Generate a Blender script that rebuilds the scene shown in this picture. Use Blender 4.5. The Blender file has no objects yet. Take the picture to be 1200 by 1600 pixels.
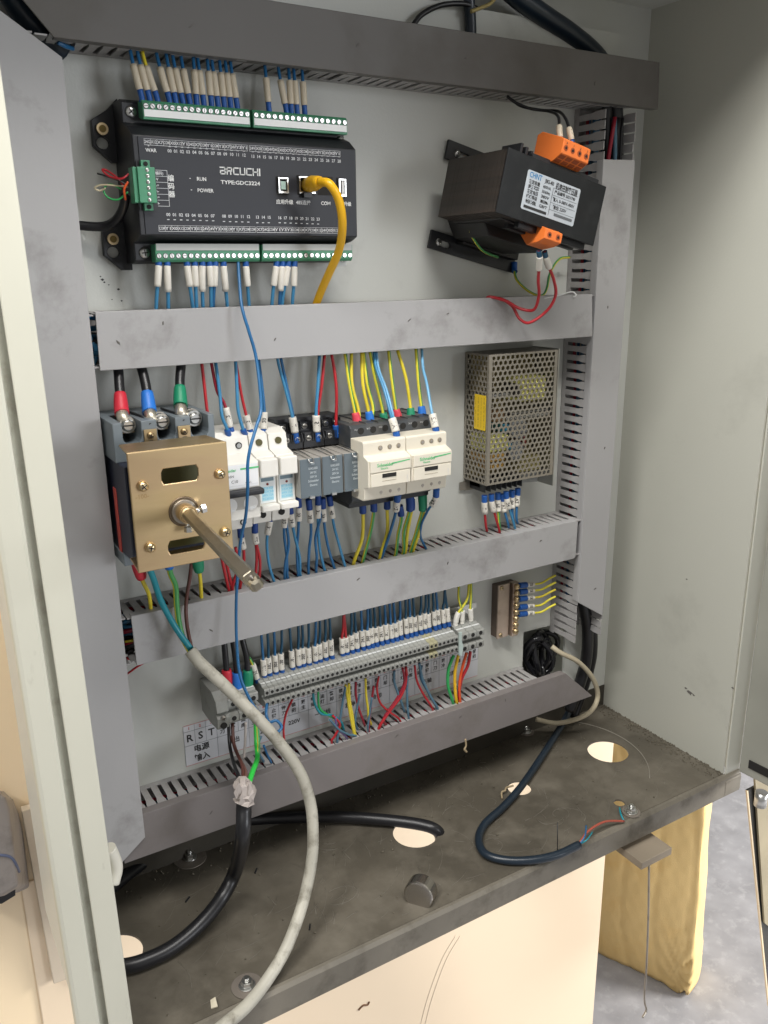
import bpy, math, random
from mathutils import Vector, Matrix
from mathutils.geometry import tessellate_polygon
random.seed(7)
R = math.radians
S = bpy.context.scene
COL = S.collection
# ------------------------------------------------------------------ camera
# world: x right along the mounting plate, y into the cabinet (plate front at y=0), z up, camera height z=0
CX = Vector((0.85581713, -0.51716617, -0.01077924))
CD = Vector((-0.15471121, -0.23602357, -0.95935255))
CF = Vector((0.49360053, 0.82269801, -0.28200442))
CAMPOS = Vector((0, -0.695, 0))
FPX = 1308.09
cd = bpy.data.cameras.new('camera'); cam = bpy.data.objects.new('camera', cd); COL.objects.link(cam)
m = Matrix((CX, -CD, -CF)).transposed().to_4x4(); m.translation = CAMPOS
cam.matrix_world = m
cd.sensor_fit = 'VERTICAL'; cd.sensor_height = 24; cd.lens = 24 * FPX / 1600
cd.clip_start = 0.02; cd.clip_end = 60
S.camera = cam
# ------------------------------------------------------------------ light
w = bpy.data.worlds.new('World'); S.world = w; w.use_nodes = True
w.node_tree.nodes['Background'].inputs[0].default_value = (1.0, 0.97, 0.94, 1)
w.node_tree.nodes['Background'].inputs[1].default_value = 0.33
def area(name, loc, target, size, sizey, power, col):
    l = bpy.data.lights.new(name, 'AREA'); l.shape = 'RECTANGLE'; l.size = size; l.size_y = sizey; l.energy = power; l.color = col
    o = bpy.data.objects.new(name, l); COL.objects.link(o); o.location = loc
    o.rotation_euler = (Vector(target) - Vector(loc)).to_track_quat('-Z', 'Y').to_euler()
    return o
area('ceiling_lamp', (0.05, -0.50, 0.74), (0.38, 0, -0.25), 1.15, 0.12, 17, (1.0, 0.975, 0.94))
area('right_fill', (2.3, -2.9, 0.15), (0.1, 0, -0.1), 1.5, 0.9, 62, (0.92, 0.95, 1.0))  # unseen soft cool fill from the right front for the left ducts
area('left_fill', (-1.5, -1.1, 1.9), (0.6, 0, -0.3), 0.6, 0.2, 34, (1.0, 0.985, 0.95))  # unseen fill added to brighten the left cream panel and right wall
area('outside_fill', (3.2, -1.15, -0.05), (0.9, 0.25, -1.3), 0.9, 0.7, 125, (1.0, 0.96, 0.9))  # unseen fill added to brighten the cream panel, ground and sack
S.view_settings.view_transform = 'Standard'; S.view_settings.look = 'None'
S.view_settings.exposure = 0.0; S.view_settings.gamma = 1
# ------------------------------------------------------------------ helpers
def P(px, py, y=None, x=None, z=None):
    """point of the place seen at that spot of the photograph, on the plane y=, x= or z="""
    r = Vector((CX.x*(px-600)+CD.x*(py-800)+CF.x*FPX, CX.y*(px-600)+CD.y*(py-800)+CF.y*FPX, CX.z*(px-600)+CD.z*(py-800)+CF.z*FPX))
    if y is not None: t = (y + 0.695) / r.y
    elif x is not None: t = x / r.x
    else: t = z / r.z
    return CAMPOS + r * t
def L(c):
    return tuple((v/12.92 if v <= .04045 else ((v+.055)/1.055)**2.4) for v in c)
MATS = {}
def mat(name, col, rough=.5, metal=0., dirt=None, dirt_amt=.0, dscale=30., bump=.0, bscale=300., var=.06, thresh=.5, spec=.5, coat=0., stretch=None, alpha=1., trans=0.):
    if name in MATS: return MATS[name]
    m = bpy.data.materials.new(name); m.use_nodes = True; nt = m.node_tree; N = nt.nodes; K = nt.links
    b = N['Principled BSDF']; b.inputs['Roughness'].default_value = rough; b.inputs['Metallic'].default_value = metal
    b.inputs['Specular IOR Level'].default_value = spec; b.inputs['Coat Weight'].default_value = coat
    tc = N.new('ShaderNodeTexCoord'); mp = N.new('ShaderNodeMapping'); K.new(tc.outputs['Object'], mp.inputs[0])
    if stretch: mp.inputs['Scale'].default_value = stretch
    n1 = N.new('ShaderNodeTexNoise'); n1.inputs['Scale'].default_value = dscale*.4; n1.inputs['Detail'].default_value = 5; K.new(mp.outputs[0], n1.inputs[0])
    r1 = N.new('ShaderNodeMapRange'); r1.inputs[1].default_value = .3; r1.inputs[2].default_value = .7; r1.inputs[3].default_value = 1-var; r1.inputs[4].default_value = 1+var
    K.new(n1.outputs[0], r1.inputs[0])
    mx = N.new('ShaderNodeVectorMath'); mx.operation = 'SCALE'; mx.inputs[0].default_value = col[:3]; K.new(r1.outputs[0], mx.inputs['Scale'])
    out = mx.outputs[0]
    if dirt_amt > 0:
        n2 = N.new('ShaderNodeTexNoise'); n2.inputs['Scale'].default_value = dscale; n2.inputs['Detail'].default_value = 8; n2.inputs['Roughness'].default_value = .65; n2.inputs['Distortion'].default_value = .12
        K.new(mp.outputs[0], n2.inputs[0])
        r2 = N.new('ShaderNodeMapRange'); r2.inputs[1].default_value = thresh; r2.inputs[2].default_value = thresh+.22; r2.inputs[3].default_value = 0; r2.inputs[4].default_value = dirt_amt
        K.new(n2.outputs[0], r2.inputs[0])
        mm = N.new('ShaderNodeMix'); mm.data_type = 'RGBA'; K.new(r2.outputs[0], mm.inputs[0]); K.new(out, mm.inputs[6]); mm.inputs[7].default_value = (*dirt, 1)
        out = mm.outputs[2]
        r3 = N.new('ShaderNodeMapRange'); r3.inputs[3].default_value = rough; r3.inputs[4].default_value = min(1, rough+.3); K.new(r2.outputs[0], r3.inputs[0]); K.new(r3.outputs[0], b.inputs['Roughness'])
    K.new(out, b.inputs['Base Color'])
    if bump > 0:
        n3 = N.new('ShaderNodeTexNoise'); n3.inputs['Scale'].default_value = bscale; n3.inputs['Detail'].default_value = 3; K.new(mp.outputs[0], n3.inputs[0])
        bp = N.new('ShaderNodeBump'); bp.inputs['Strength'].default_value = bump; bp.inputs['Distance'].default_value = .001; K.new(n3.outputs[0], bp.inputs['Height']); K.new(bp.outputs[0], b.inputs['Normal'])
    if trans > 0:
        b.inputs['Transmission Weight'].default_value = trans
    MATS[name] = m; return m
PAINT = mat('grey_green_enamel', (.58,.59,.55), .38, dirt=(.10,.09,.07), dirt_amt=.35, dscale=9, bump=.12, bscale=420, var=.04, thresh=.62)
WALLP = mat('wall_enamel', (.50,.50,.44), .38, dirt=(.09,.085,.07), dirt_amt=.28, dscale=6, bump=.10, bscale=350, var=.05, thresh=.60)
FRAMEP = mat('frame_enamel', (.56,.55,.46), .4, dirt=(.12,.10,.06), dirt_amt=.85, dscale=30, bump=.1, bscale=200, var=.05, thresh=.64, stretch=(1,1,.35))
GRIME = mat('oily_floor', (.098,.086,.066), .42, dirt=(.20,.178,.14), dirt_amt=.6, dscale=15, bump=.4, bscale=110, var=.34, thresh=.45)
LIPM = mat('lip_enamel', (.165,.148,.118), .5, dirt=(.07,.06,.045), dirt_amt=.75, dscale=26, bump=.25, bscale=110, var=.25, thresh=.50)
DUCT = mat('duct_pvc', (.372,.367,.368), .42, dirt=(.10,.088,.075), dirt_amt=.75, dscale=11, bump=.05, bscale=260, var=.07, thresh=.575)
DUCTS = mat('duct_side_pvc', (.36,.35,.345), .5, dirt=(.13,.11,.08), dirt_amt=.5, dscale=40, var=.08, thresh=.52)
BLACKP = mat('black_plastic', (.013,.014,.017), .42, var=.1, bump=.05, bscale=900)
DUCTT = mat('dark_duct_pvc', (.125,.118,.110), .5, dirt=(.09,.08,.065), dirt_amt=.5, dscale=9, var=.10, thresh=.50)  # darker, browner PVC for the top duct cover
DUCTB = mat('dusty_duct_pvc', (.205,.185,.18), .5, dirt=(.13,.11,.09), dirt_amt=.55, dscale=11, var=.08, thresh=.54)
PANELP = mat('panel_plastic', (.017,.019,.026), .5, var=.08)
GREENT = mat('green_terminal', (.06,.26,.14), .4, var=.08)
WHITEP = mat('white_print', (.72,.73,.72), .5, var=.03)
GREYPR = mat('grey_print', (.62,.63,.64), .5, var=.03)
STEEL = mat('zinc_steel', (.62,.62,.60), .28, 1., var=.12)
DSTEEL = mat('dull_steel', (.36,.33,.29), .42, 1., var=.15, dirt=(.12,.09,.06), dirt_amt=.5, dscale=60)
SHAFTM = mat('oiled_steel_shaft', (.33,.30,.235), .33, 1., var=.14, dirt=(.16,.12,.07), dirt_amt=.6, dscale=50, stretch=(1,.3,1))
GOLD = mat('passivated_zinc', (.56,.405,.235), .38, 1., var=.16, dirt=(.42,.345,.17), dirt_amt=.6, dscale=17, thresh=.43, stretch=(.35,1,1.5))
BRASS = mat('brass', (.66,.52,.31), .28, 1., var=.12)
COPPER = mat('tarnished_bar', (.52,.42,.34), .32, .8, var=.2, dirt=(.2,.14,.1), dirt_amt=.5, dscale=60)
HOLE = mat('dark_recess', (.012,.011,.010), .8)
CREAMD = mat('cream_device_plastic', (.72,.67,.56), .42, var=.03, dirt=(.45,.38,.27), dirt_amt=.25, dscale=45, thresh=.58)
WHITED = mat('white_device_plastic', (.78,.76,.70), .38, var=.03, dirt=(.5,.42,.32), dirt_amt=.22, dscale=50, thresh=.58)
GREYD = mat('blue_grey_plastic', (.13,.155,.18), .45, var=.08)
DGREY = mat('dark_grey_plastic', (.045,.05,.055), .5, var=.1, dirt=(.16,.14,.12), dirt_amt=.5, dscale=50)
MCCBG = mat('breaker_grey', (.17,.20,.22), .42, var=.07)
NAVY = mat('breaker_navy', (.012,.016,.035), .45)
TERMG = mat('terminal_grey', (.30,.305,.285), .5, var=.08, dirt=(.16,.14,.11), dirt_amt=.4, dscale=90)
ORANGE = mat('orange_terminal', (.80,.19,.035), .42, var=.06)
LAM = mat('varnished_laminations', (.030,.024,.020), .36, var=.35, stretch=(.6,9,9), dscale=60, dirt=(.07,.045,.03), dirt_amt=.5)
SILVER = mat('foil_label', (.50,.54,.58), .42, .25, var=.06)
YLAB = mat('yellow_label', (.82,.56,.02), .5)
MESHM = mat('perforated_steel', (.31,.285,.24), .40, .5, var=.12, dirt=(.24,.20,.14), dirt_amt=.45, dscale=30)
SHEET = mat('paper_sheet', (.66,.67,.70), .6, var=.03)
BLUEW = mat('blue_wire', (.018,.125,.29), .35, var=.12)
LBLUEW = mat('sky_blue_wire', (.05,.235,.43), .35, var=.12)
DBLUEW = mat('deep_blue_wire', (.008,.070,.135), .35, var=.1)
TEALW = mat('teal_wire', (.01,.24,.30), .35)
REDW = mat('red_wire', (.43,.016,.024), .35)
YELW = mat('yellow_wire', (.74,.60,.04), .38, var=.1)
def stripe(name, a, b):
    m = mat(name, a, .38); nt = m.node_tree; N = nt.nodes; K = nt.links
    tc = N.new('ShaderNodeTexCoord'); sx = N.new('ShaderNodeSeparateXYZ'); K.new(tc.outputs['UV'], sx.inputs[0])
    mt = N.new('ShaderNodeMath'); mt.operation = 'GREATER_THAN'; mt.inputs[1].default_value = .62; K.new(sx.outputs[0], mt.inputs[0])
    mm = N.new('ShaderNodeMix'); mm.data_type = 'RGBA'; K.new(mt.outputs[0], mm.inputs[0]); mm.inputs[6].default_value = (*a, 1); mm.inputs[7].default_value = (*b, 1)
    K.new(mm.outputs[2], N['Principled BSDF'].inputs['Base Color']); return m
YGW = stripe('yellow_green_wire', (.74,.66,.05), (.06,.30,.08))
GREENW = mat('green_wire', (.03,.38,.10), .35)
BROWNW = mat('brown_wire', (.10,.035,.028), .4)
BLACKW = mat('black_cable', (.012,.012,.014), .36, var=.2, bump=.08, bscale=60)
NAVYCAB = mat('navy_cable', (.012,.022,.035), .33, var=.15)
ORNGW = mat('orange_red_wire', (.75,.10,.02), .35)
GREYJ = mat('grimy_grey_jacket', (.43,.41,.345), .5, var=.16, dirt=(.10,.085,.055), dirt_amt=.85, dscale=55, thresh=.50, bump=.15, bscale=150)
BEIGEC = mat('beige_cable', (.48,.42,.30), .45, var=.08, dirt=(.2,.17,.1), dirt_amt=.3)
GREYC = mat('grey_cable', (.13,.12,.105), .45, var=.1)
YELC = mat('amber_cable', (.80,.44,.01), .32, var=.05)
SLEEVE = mat('sleeve_white', (.72,.69,.62), .45, var=.05)
SLEEVEY = mat('sleeve_aged', (.60,.53,.41), .45, var=.08)
INK = mat('ink', (.03,.03,.03), .6)
BLUEF = mat('ferrule_blue', (.010,.085,.33), .38, var=.1)
REDB = mat('boot_red', (.55,.02,.04), .45)
PINKB = mat('boot_pink', (.68,.06,.09), .45)
BLUEB = mat('boot_blue', (.02,.17,.60), .45)
GREENB = mat('boot_green', (.01,.24,.12), .45)
GINK = mat('green_ink', (.10,.52,.20), .5)
LBINK = mat('light_blue_ink', (.22,.56,.72), .5)
REDP = mat('red_print', (.6,.08,.06), .5)
CREAMWALL = mat('cream_machine_paint', (.86,.70,.48), .42, var=.02, dirt=(.45,.30,.15), dirt_amt=.3, dscale=7, thresh=.66)
CREAMLOW = mat('pale_machine_paint', (.80,.66,.49), .42, var=.02, dirt=(.40,.26,.14), dirt_amt=.35, dscale=9, thresh=.70)
TAPE = mat('masking_tape', (.42,.37,.34), .5, var=.12, bump=.3, bscale=80)
SACKM = mat('woven_sack', (.94,.68,.30), .5, var=.06, bump=.6, bscale=500, dirt=(.85,.50,.13), dirt_amt=.5, dscale=7)
CONC = mat('concrete', (.33,.33,.35), .7, var=.16, dirt=(.55,.55,.57), dirt_amt=.5, dscale=38, thresh=.52, bump=.25, bscale=60)
DOORM = mat('door_enamel', (.30,.30,.26), .4, var=.08)
WOODM = mat('dusty_flat_bar', (.24,.20,.15), .6, var=.15)

class MB:
    def __init__(s): s.v = []; s.f = []; s.mi = []; s.sm = []; s.uv = {}; s.mats = []
    def mid(s, m):
        if m not in s.mats: s.mats.append(m)
        return s.mats.index(m)
    def add(s, vs, fs, m, smooth=False, M=None):
        o = len(s.v); k = s.mid(m)
        for q in vs:
            q = Vector(q); s.v.append(M @ q if M else q)
        for f in fs: s.f.append([i+o for i in f]); s.mi.append(k); s.sm.append(smooth)
        return o
    def box(s, x0, x1, y0, y1, z0, z1, m, M=None):
        vs = [(x0,y0,z0),(x1,y0,z0),(x1,y1,z0),(x0,y1,z0),(x0,y0,z1),(x1,y0,z1),(x1,y1,z1),(x0,y1,z1)]
        s.add(vs, [(0,3,2,1),(4,5,6,7),(0,1,5,4),(1,2,6,5),(2,3,7,6),(3,0,4,7)], m, M=M); return s
    def prism(s, poly, a, b, m, axis='y', holes=(), M=None):
        """extrude a 2-D polygon (with holes) along axis from a to b. axis y: poly in (x,z); axis x: poly in (y,z); axis z: poly in (x,y)"""
        def v3(p, t):
            return (p[0], t, p[1]) if axis == 'y' else ((t, p[0], p[1]) if axis == 'x' else (p[0], p[1], t))
        loops = [list(poly)] + [list(h) for h in holes]
        flat = [p for l in loops for p in l]; n = len(flat)
        tris = tessellate_polygon([[Vector((p[0], p[1], 0)) for p in l] for l in loops])
        vs = [v3(p, a) for p in flat] + [v3(p, b) for p in flat]
        fs = []
        if len(holes) == 0 and len(poly) == 4:
            fs += [(0,1,2,3), (7,6,5,4)]
        else:
            for t in tris: fs.append(tuple(t)); fs.append(tuple(i+n for i in reversed(t)))
        o = 0
        for l in loops:
            k = len(l)
            for i in range(k):
                j = (i+1) % k; fs.append((o+i, o+n+i, o+n+j, o+j))
            o += k
        s.add(vs, fs, m, M=M); s.fix = True; return s
    def cyl(s, a, b, r, m, n=14, r2=None, caps=True, smooth=True):
        a = Vector(a); b = Vector(b); d = (b-a).normalized(); r2 = r if r2 is None else r2
        u = d.orthogonal().normalized(); v = d.cross(u)
        vs = []
        for c, rr in ((a, r), (b, r2)):
            for i in range(n):
                t = 2*math.pi*i/n; vs.append(c + u*math.cos(t)*rr + v*math.sin(t)*rr)
        fs = [(i, (i+1)%n, n+(i+1)%n, n+i) for i in range(n)]
        s.add(vs, fs, m, smooth)
        if caps:
            o = len(s.v)-2*n; k = s.mid(m)
            s.f.append([o+i for i in reversed(range(n))]); s.mi.append(k); s.sm.append(False)
            s.f.append([o+n+i for i in range(n)]); s.mi.append(k); s.sm.append(False)
        return s
    def tube(s, pts, r, m, n=8, caps=True, rs=None):
        pts = [Vector(p) for p in pts]; k = len(pts)
        T = [(pts[min(i+1,k-1)]-pts[max(i-1,0)]).normalized() for i in range(k)]
        u = T[0].orthogonal().normalized(); vs = []
        for i in range(k):
            u = (u - T[i]*u.dot(T[i]))
            u = u.normalized() if u.length > 1e-6 else T[i].orthogonal().normalized()
            v = T[i].cross(u); rr = rs[i] if rs else r
            for j in range(n):
                t = 2*math.pi*j/n; vs.append(pts[i] + u*math.cos(t)*rr + v*math.sin(t)*rr)
        fs = []; o = len(s.v); f0 = len(s.f)
        for i in range(k-1):
            for j in range(n):
                fs.append((i*n+j, i*n+(j+1)%n, (i+1)*n+(j+1)%n, (i+1)*n+j))
                s.uv[f0+len(fs)-1] = ((j/n,i/k),((j+1)/n,i/k),((j+1)/n,(i+1)/k),(j/n,(i+1)/k))
        s.add(vs, fs, m, True)
        if caps:
            kk = s.mid(m)
            s.f.append([o+i for i in reversed(range(n))]); s.mi.append(kk); s.sm.append(False)
            s.f.append([o+(k-1)*n+i for i in range(n)]); s.mi.append(kk); s.sm.append(False)
        return s
    def build(s, name, parent=None, origin=None, bevel=0., seg=2, recalc=True):
        if not s.v: return None
        if origin is None:
            if parent is not None: origin = ROOT[parent.name]
            else:
                xs = [q.x for q in s.v]; ys = [q.y for q in s.v]; zs = [q.z for q in s.v]
                origin = Vector(((min(xs)+max(xs))/2, (min(ys)+max(ys))/2, min(zs)))
        me = bpy.data.meshes.new(name)
        me.from_pydata([q-origin for q in s.v], [], s.f)
        for mt in s.mats: me.materials.append(mt)
        me.polygons.foreach_set('material_index', s.mi); me.polygons.foreach_set('use_smooth', s.sm)
        if s.uv:
            ul = me.uv_layers.new(name='uv')
            for fi, uvs in s.uv.items():
                p = me.polygons[fi]
                for li, q in zip(p.loop_indices, uvs): ul.data[li].uv = q
        if getattr(s, 'fix', False) and recalc:
            import bmesh
            b = bmesh.new(); b.from_mesh(me); bmesh.ops.recalc_face_normals(b, faces=b.faces); b.to_mesh(me); b.free()
        o = bpy.data.objects.new(name, me); COL.objects.link(o)
        if parent is not None:
            o.parent = parent
            o.location = Vector(origin) - ROOT[parent.name]
        else: o.location = origin
        ROOT[o.name] = Vector(origin)
        if bevel > 0:
            bv = o.modifiers.new('bevel', 'BEVEL'); bv.width = bevel; bv.segments = seg; bv.limit_method = 'ANGLE'; bv.angle_limit = R(40)
        return o
ROOT = {}
def tag(o, label=None, cat=None, group=None, kind=None):
    if label: o['label'] = label
    if cat: o['category'] = cat
    if group: o['group'] = group
    if kind: o['kind'] = kind
    return o
def thing(name, loc, label, cat, group=None):
    o = bpy.data.objects.new(name, None); COL.objects.link(o); o.location = loc; o.empty_display_size = .01
    ROOT[o.name] = Vector(loc); return tag(o, label, cat, group)
def copy_part(src, parent, offset, rot=None):
    c = src.copy(); COL.objects.link(c); c.parent = parent; c.location = Vector(offset) - ROOT[parent.name]
    if rot: c.rotation_euler = rot
    ROOT[c.name] = Vector(offset); return c
def circ(cx, cz, r, n=20, rz=None, a0=0):
    rz = rz or r
    return [(cx+r*math.cos(a0+2*math.pi*i/n), cz+rz*math.sin(a0+2*math.pi*i/n)) for i in range(n)]
def rect(x0, x1, z0, z1): return [(x0,z0),(x1,z0),(x1,z1),(x0,z1)]
TXT = {}
def text_geo(t, bold=False):
    k = (t, bold)
    if k in TXT: return TXT[k]
    c = bpy.data.curves.new('t', 'FONT'); c.body = t; c.size = 1; c.align_x = 'CENTER'; c.align_y = 'CENTER'; c.resolution_u = 2
    if bold: c.offset = .02
    o = bpy.data.objects.new('t', c); COL.objects.link(o)
    dg = bpy.context.evaluated_depsgraph_get(); me = bpy.data.meshes.new_from_object(o.evaluated_get(dg))
    g = ([v.co.copy() for v in me.vertices], [tuple(p.vertices) for p in me.polygons])
    bpy.data.objects.remove(o); bpy.data.curves.remove(c); bpy.data.meshes.remove(me)
    TXT[k] = g; return g
def text(mb, t, x, z, y, size, m, sx=1., rot=0., bold=False, M=None, width=None):
    """flat lettering facing -y"""
    vs, fs = text_geo(t, bold)
    if not vs: return
    if width:
        w0 = max(v.x for v in vs)-min(v.x for v in vs); sx = width/(w0*size)
    c, s_ = math.cos(rot), math.sin(rot); q = []
    for v in vs:
        a = v.x*size*sx; b = v.y*size
        q.append((x + a*c - b*s_, y, z + a*s_ + b*c))
    mb.add(q, fs, m, M=M)
def cr(pts, sub=7):
    """Catmull-Rom through the points"""
    p = [Vector(q) for q in pts]
    if len(p) < 3: return p
    p = [p[0]*2-p[1]] + p + [p[-1]*2-p[-2]]; out = []
    for i in range(1, len(p)-2):
        for k in range(sub):
            t = k/sub; a, b, c, d = p[i-1], p[i], p[i+1], p[i+2]
            out.append(.5*((2*b)+(c-a)*t+(2*a-5*b+4*c-d)*t*t+(3*b-a-3*c+d)*t*t*t))
    out.append(p[-2]); return out
def seg_of(path, a, b):
    """piece of a polyline between arc lengths a and b"""
    out = []; s = 0
    for i in range(len(path)-1):
        l = (path[i+1]-path[i]).length
        if l < 1e-9: continue
        if s+l >= a and s <= b:
            t0 = max(0, (a-s)/l); t1 = min(1, (b-s)/l)
            if not out: out.append(path[i].lerp(path[i+1], t0))
            out.append(path[i].lerp(path[i+1], t1))
        s += l
    return out
def pt(q):
    if isinstance(q, Vector): return q
    if len(q) == 3: return P(q[0], q[1], y=q[2])
    return P(q[0], q[1], **{q[2]: q[3]})
def wire(pts, m, r, label, group=None, ferr=None, sleeve=None, sm=None, txt=None, name='wire', cat='wire', boot=None, sub=7, n=8, sr=None, lug=None):
    path = cr([pt(q) for q in pts], sub)
    mb = MB(); mb.tube(path, r*(.80 if r < .00225 and name == 'wire' else 1), m, n)
    o = mb.build(name); tag(o, label, cat, group); a = 0
    if ferr:
        col, ln = ferr[:2]; p = seg_of(path, 0, ln); b = MB(); b.tube(p, ferr[2] if len(ferr) > 2 else r*1.38, col, 10); b.build('ferrule', o); a = ln
    if boot:
        col, ln, br = boot; p = seg_of(path, a, a+ln); b = MB(); k = len(p); b.tube(p, br, col, 12, rs=[br*(1-.25*(i/(k-1))**3) for i in range(k)]); b.build('insulating_boot', o); a += ln
    if sleeve:
        p = seg_of(path, a, a+sleeve); b = MB(); rr = sr or r*1.55; b.tube(p, rr, sm or SLEEVE, 10)
        if txt and len(p) > 1:
            vs, fs = text_geo(txt, True); d = (p[-1]-p[0]); ln = d.length; d.normalize(); mid = (p[0]+p[-1])/2
            out = (CAMPOS-mid); out = (out-d*out.dot(d)).normalized(); sd = d.cross(out)
            h = rr*1.5; q = []
            wmax = max(v.x for v in vs)-min(v.x for v in vs); sc = min(h, ln*.86/wmax)
            for v in vs:
                ang = max(-1.3, min(1.3, v.y*h*1.05/rr)); q.append(mid + d*(v.x*sc) + (sd*math.sin(ang)+out*math.cos(ang))*(rr+.00015))
            b.add(q, fs, INK)
        b.build('marker_sleeve', o)
    return o
ORD = ['first','second','third','fourth','fifth','sixth','seventh','eighth','ninth','tenth','eleventh','twelfth','thirteenth','fourteenth','fifteenth','sixteenth','seventeenth','eighteenth','nineteenth','twentieth','twenty-first','twenty-second','twenty-third','twenty-fourth','twenty-fifth','twenty-sixth','twenty-seventh','twenty-eighth','twenty-ninth','thirtieth','thirty-first','thirty-second','thirty-third','thirty-fourth','thirty-fifth','thirty-sixth','thirty-seventh','thirty-eighth','thirty-ninth','fortieth','forty-first','forty-second']
def screw(mb, x, y, z, r, m, slot='cross', h=.0012, dome=True):
    """screw head facing -y"""
    n = 14; vs = []; fs = []
    for k, (rr, dy) in enumerate(((1, 0), (.95, -.5), (.6, -.95), (0, -1.1))):
        if rr == 0: vs.append((x, y+dy*h, z)); continue
        for i in range(n):
            t = 2*math.pi*i/n; vs.append((x+r*rr*math.cos(t), y+dy*h, z+r*rr*math.sin(t)))
    for k in range(2):
        for i in range(n): fs.append((k*n+i, k*n+(i+1)%n, (k+1)*n+(i+1)%n, (k+1)*n+i))
    for i in range(n): fs.append((2*n+i, 2*n+(i+1)%n, 3*n))
    mb.add(vs, fs, m, True)
    a = random.uniform(0, 1.5)
    for q in ((a, a+math.pi/2) if slot == 'cross' else (a,)):
        c, s_ = math.cos(q)*r*.62, math.sin(q)*r*.62; p, t = -math.sin(q)*r*.1, math.cos(q)*r*.1
        mb.add([(x-c-p, y-1.16*h, z-s_-t), (x+c-p, y-1.16*h, z+s_-t), (x+c+p, y-1.16*h, z+s_+t), (x-c+p, y-1.16*h, z-s_+t)], [(0,1,2,3)], HOLE)
# ================================================================== SETTING
FZ, YF, YB, XW = -.575, -.166, .026, .776       # cabinet floor, front, back, right wall
g = MB(); g.prism(rect(-3, 6, -3, 5), -1.556, -1.55, CONC, 'z'); tag(g.build('ground'), kind='structure')
b = MB(); b.box(-.9, .985, .19, .215, -1.55, .9, CREAMWALL)
b.box(.05, .983, .187, .1895, -1.55, -.66, CREAMLOW)
mp = thing('machine_cover', (0, .2, -1.55), 'large cream painted machine panel behind and below the open cabinet', 'machine panel')
b.build('panel', mp, bevel=.003)
b = MB()
for o_ in (0, 7): b.tube(cr([pt((712+o_,1462,.1868)), pt((690+o_,1500,.1868)), pt((668+o_,1560,.1868)), pt((655+o_,1610,.1868))]), .0005, mat('pale_scratch', (.70,.60,.47), .5), 5)
b.tube(cr([pt((560,1578,.1868)), pt((567,1571,.1868)), pt((574,1570,.1868)), pt((577,1565,.1868))]), .0018, mat('rust_mark', (.16,.08,.04), .7), 5)
b.build('scratch', mp)
# ------------------------------------------------------------------ cabinet
cab = thing('electrical_cabinet', (.43, YF, FZ), 'open grey green steel control cabinet with a dirty floor and round cable holes', 'cabinet')
b = MB(); b.prism(rect(.06, .80, FZ-.02, .262), YB, YB+.002, PAINT); b.build('back_panel', cab)
b = MB(); b.box(XW, XW+.002, YF, YB, FZ, .262, WALLP); b.build('right_wall', cab)
b = MB()
b.box(XW+.0025, XW+.028, YF-.002, YF, FZ-.01, .262, WALLP); b.box(XW+.026, XW+.028, YF, YF+.02, FZ-.01, .262, WALLP)
b.build('right_frame', cab, bevel=.0012)
b = MB(); b.box(.058, .060, YF, YB, FZ, .262, PAINT); b.build('left_wall', cab)
b = MB(); b.box(.05, .85, -.208, YB+.004, .262, .266, PAINT); b.build('roof', cab)  # front overhang is unseen, sized for the shade it casts inside
# left frame: two bands and a groove, slightly leaning
def strip(x0, x1, tilt, y0, y1, m, mb):
    mb.prism([(x0, FZ-.03), (x1, FZ-.03), (x1-tilt, .262), (x0-tilt, .262)], y0, y1, m)
b = MB(); strip(.0735, .0905, .011, YF-.004, YF-.002, FRAMEP, b); strip(.0885, .0905, .011, YF-.002, YF+.02, FRAMEP, b); b.build('frame_band', cab, bevel=.001)
b = MB(); strip(.0680, .0740, .011, YF+.0015, YF+.003, mat('groove_enamel', (.40,.40,.33), .5, dirt=(.15,.12,.08), dirt_amt=.7, dscale=25), b); b.build('frame_groove', cab)
b = MB(); strip(.0515, .0685, .010, YF-.003, YF+.008, FRAMEP, b); b.build('door_edge_band', cab, bevel=.003)
holes = [circ(.698,-.060,.0245,36), circ(.557,-.061,.0135,28), circ(.413,-.064,.0240,36), circ(.100,-.062,.0240,36), circ(.633,-.141,.0062,16)]
b = MB(); b.prism([(.06, YF), (XW, YF), (XW, YB), (.06, YB)], FZ-.0022, FZ, GRIME, 'z', holes); b.build('floor_panel', cab)
b = MB(); b.prism([(YF, FZ-.0005), (YF-.003, FZ-.0008), (YF-.0055, FZ-.004), (YF-.006, FZ-.027), (YF-.004, FZ-.028), (YF-.0035, FZ-.005), (YF, FZ-.0024)], .075, XW+.026, LIPM, 'x'); b.build('floor_lip', cab)
b = MB(); b.box(XW-.002, XW+.028, YF-.0062, YF-.0022, FZ-.027, FZ-.006, LIPM); b.build('corner_gusset', cab, bevel=.0018)
# oil stains / arcs scratched in the floor
b = MB()
b.tube([Vector((.62+.115*math.cos(R(t)), -.05+.115*math.sin(R(t))*.9, FZ+.0002)) for t in range(-48, 40, 4)], .0007, mat('scratch', (.23,.21,.175), .6), 4)
for _ in range(34):
    x, y, a, l = random.uniform(.2,.75), random.uniform(-.15,.0), random.uniform(0,3.1), random.uniform(.004,.016)
    if any((x-q[0])**2+(y-q[1])**2 < (q[2]+.012)**2 for q in ((.698,-.06,.0245),(.557,-.061,.0135),(.413,-.064,.024),(.633,-.141,.006))): continue
    b.tube([Vector((x,y,FZ+.0002)), Vector((x+l*math.cos(a)*.5,y+l*math.sin(a)*.5+.0004,FZ+.0002)), Vector((x+l*math.cos(a),y+l*math.sin(a),FZ+.0002))], .00022, MATS['scratch'], 3)
sc = b.build('floor_scratches', cab); tag(sc, kind='stuff')
b = MB()
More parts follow.
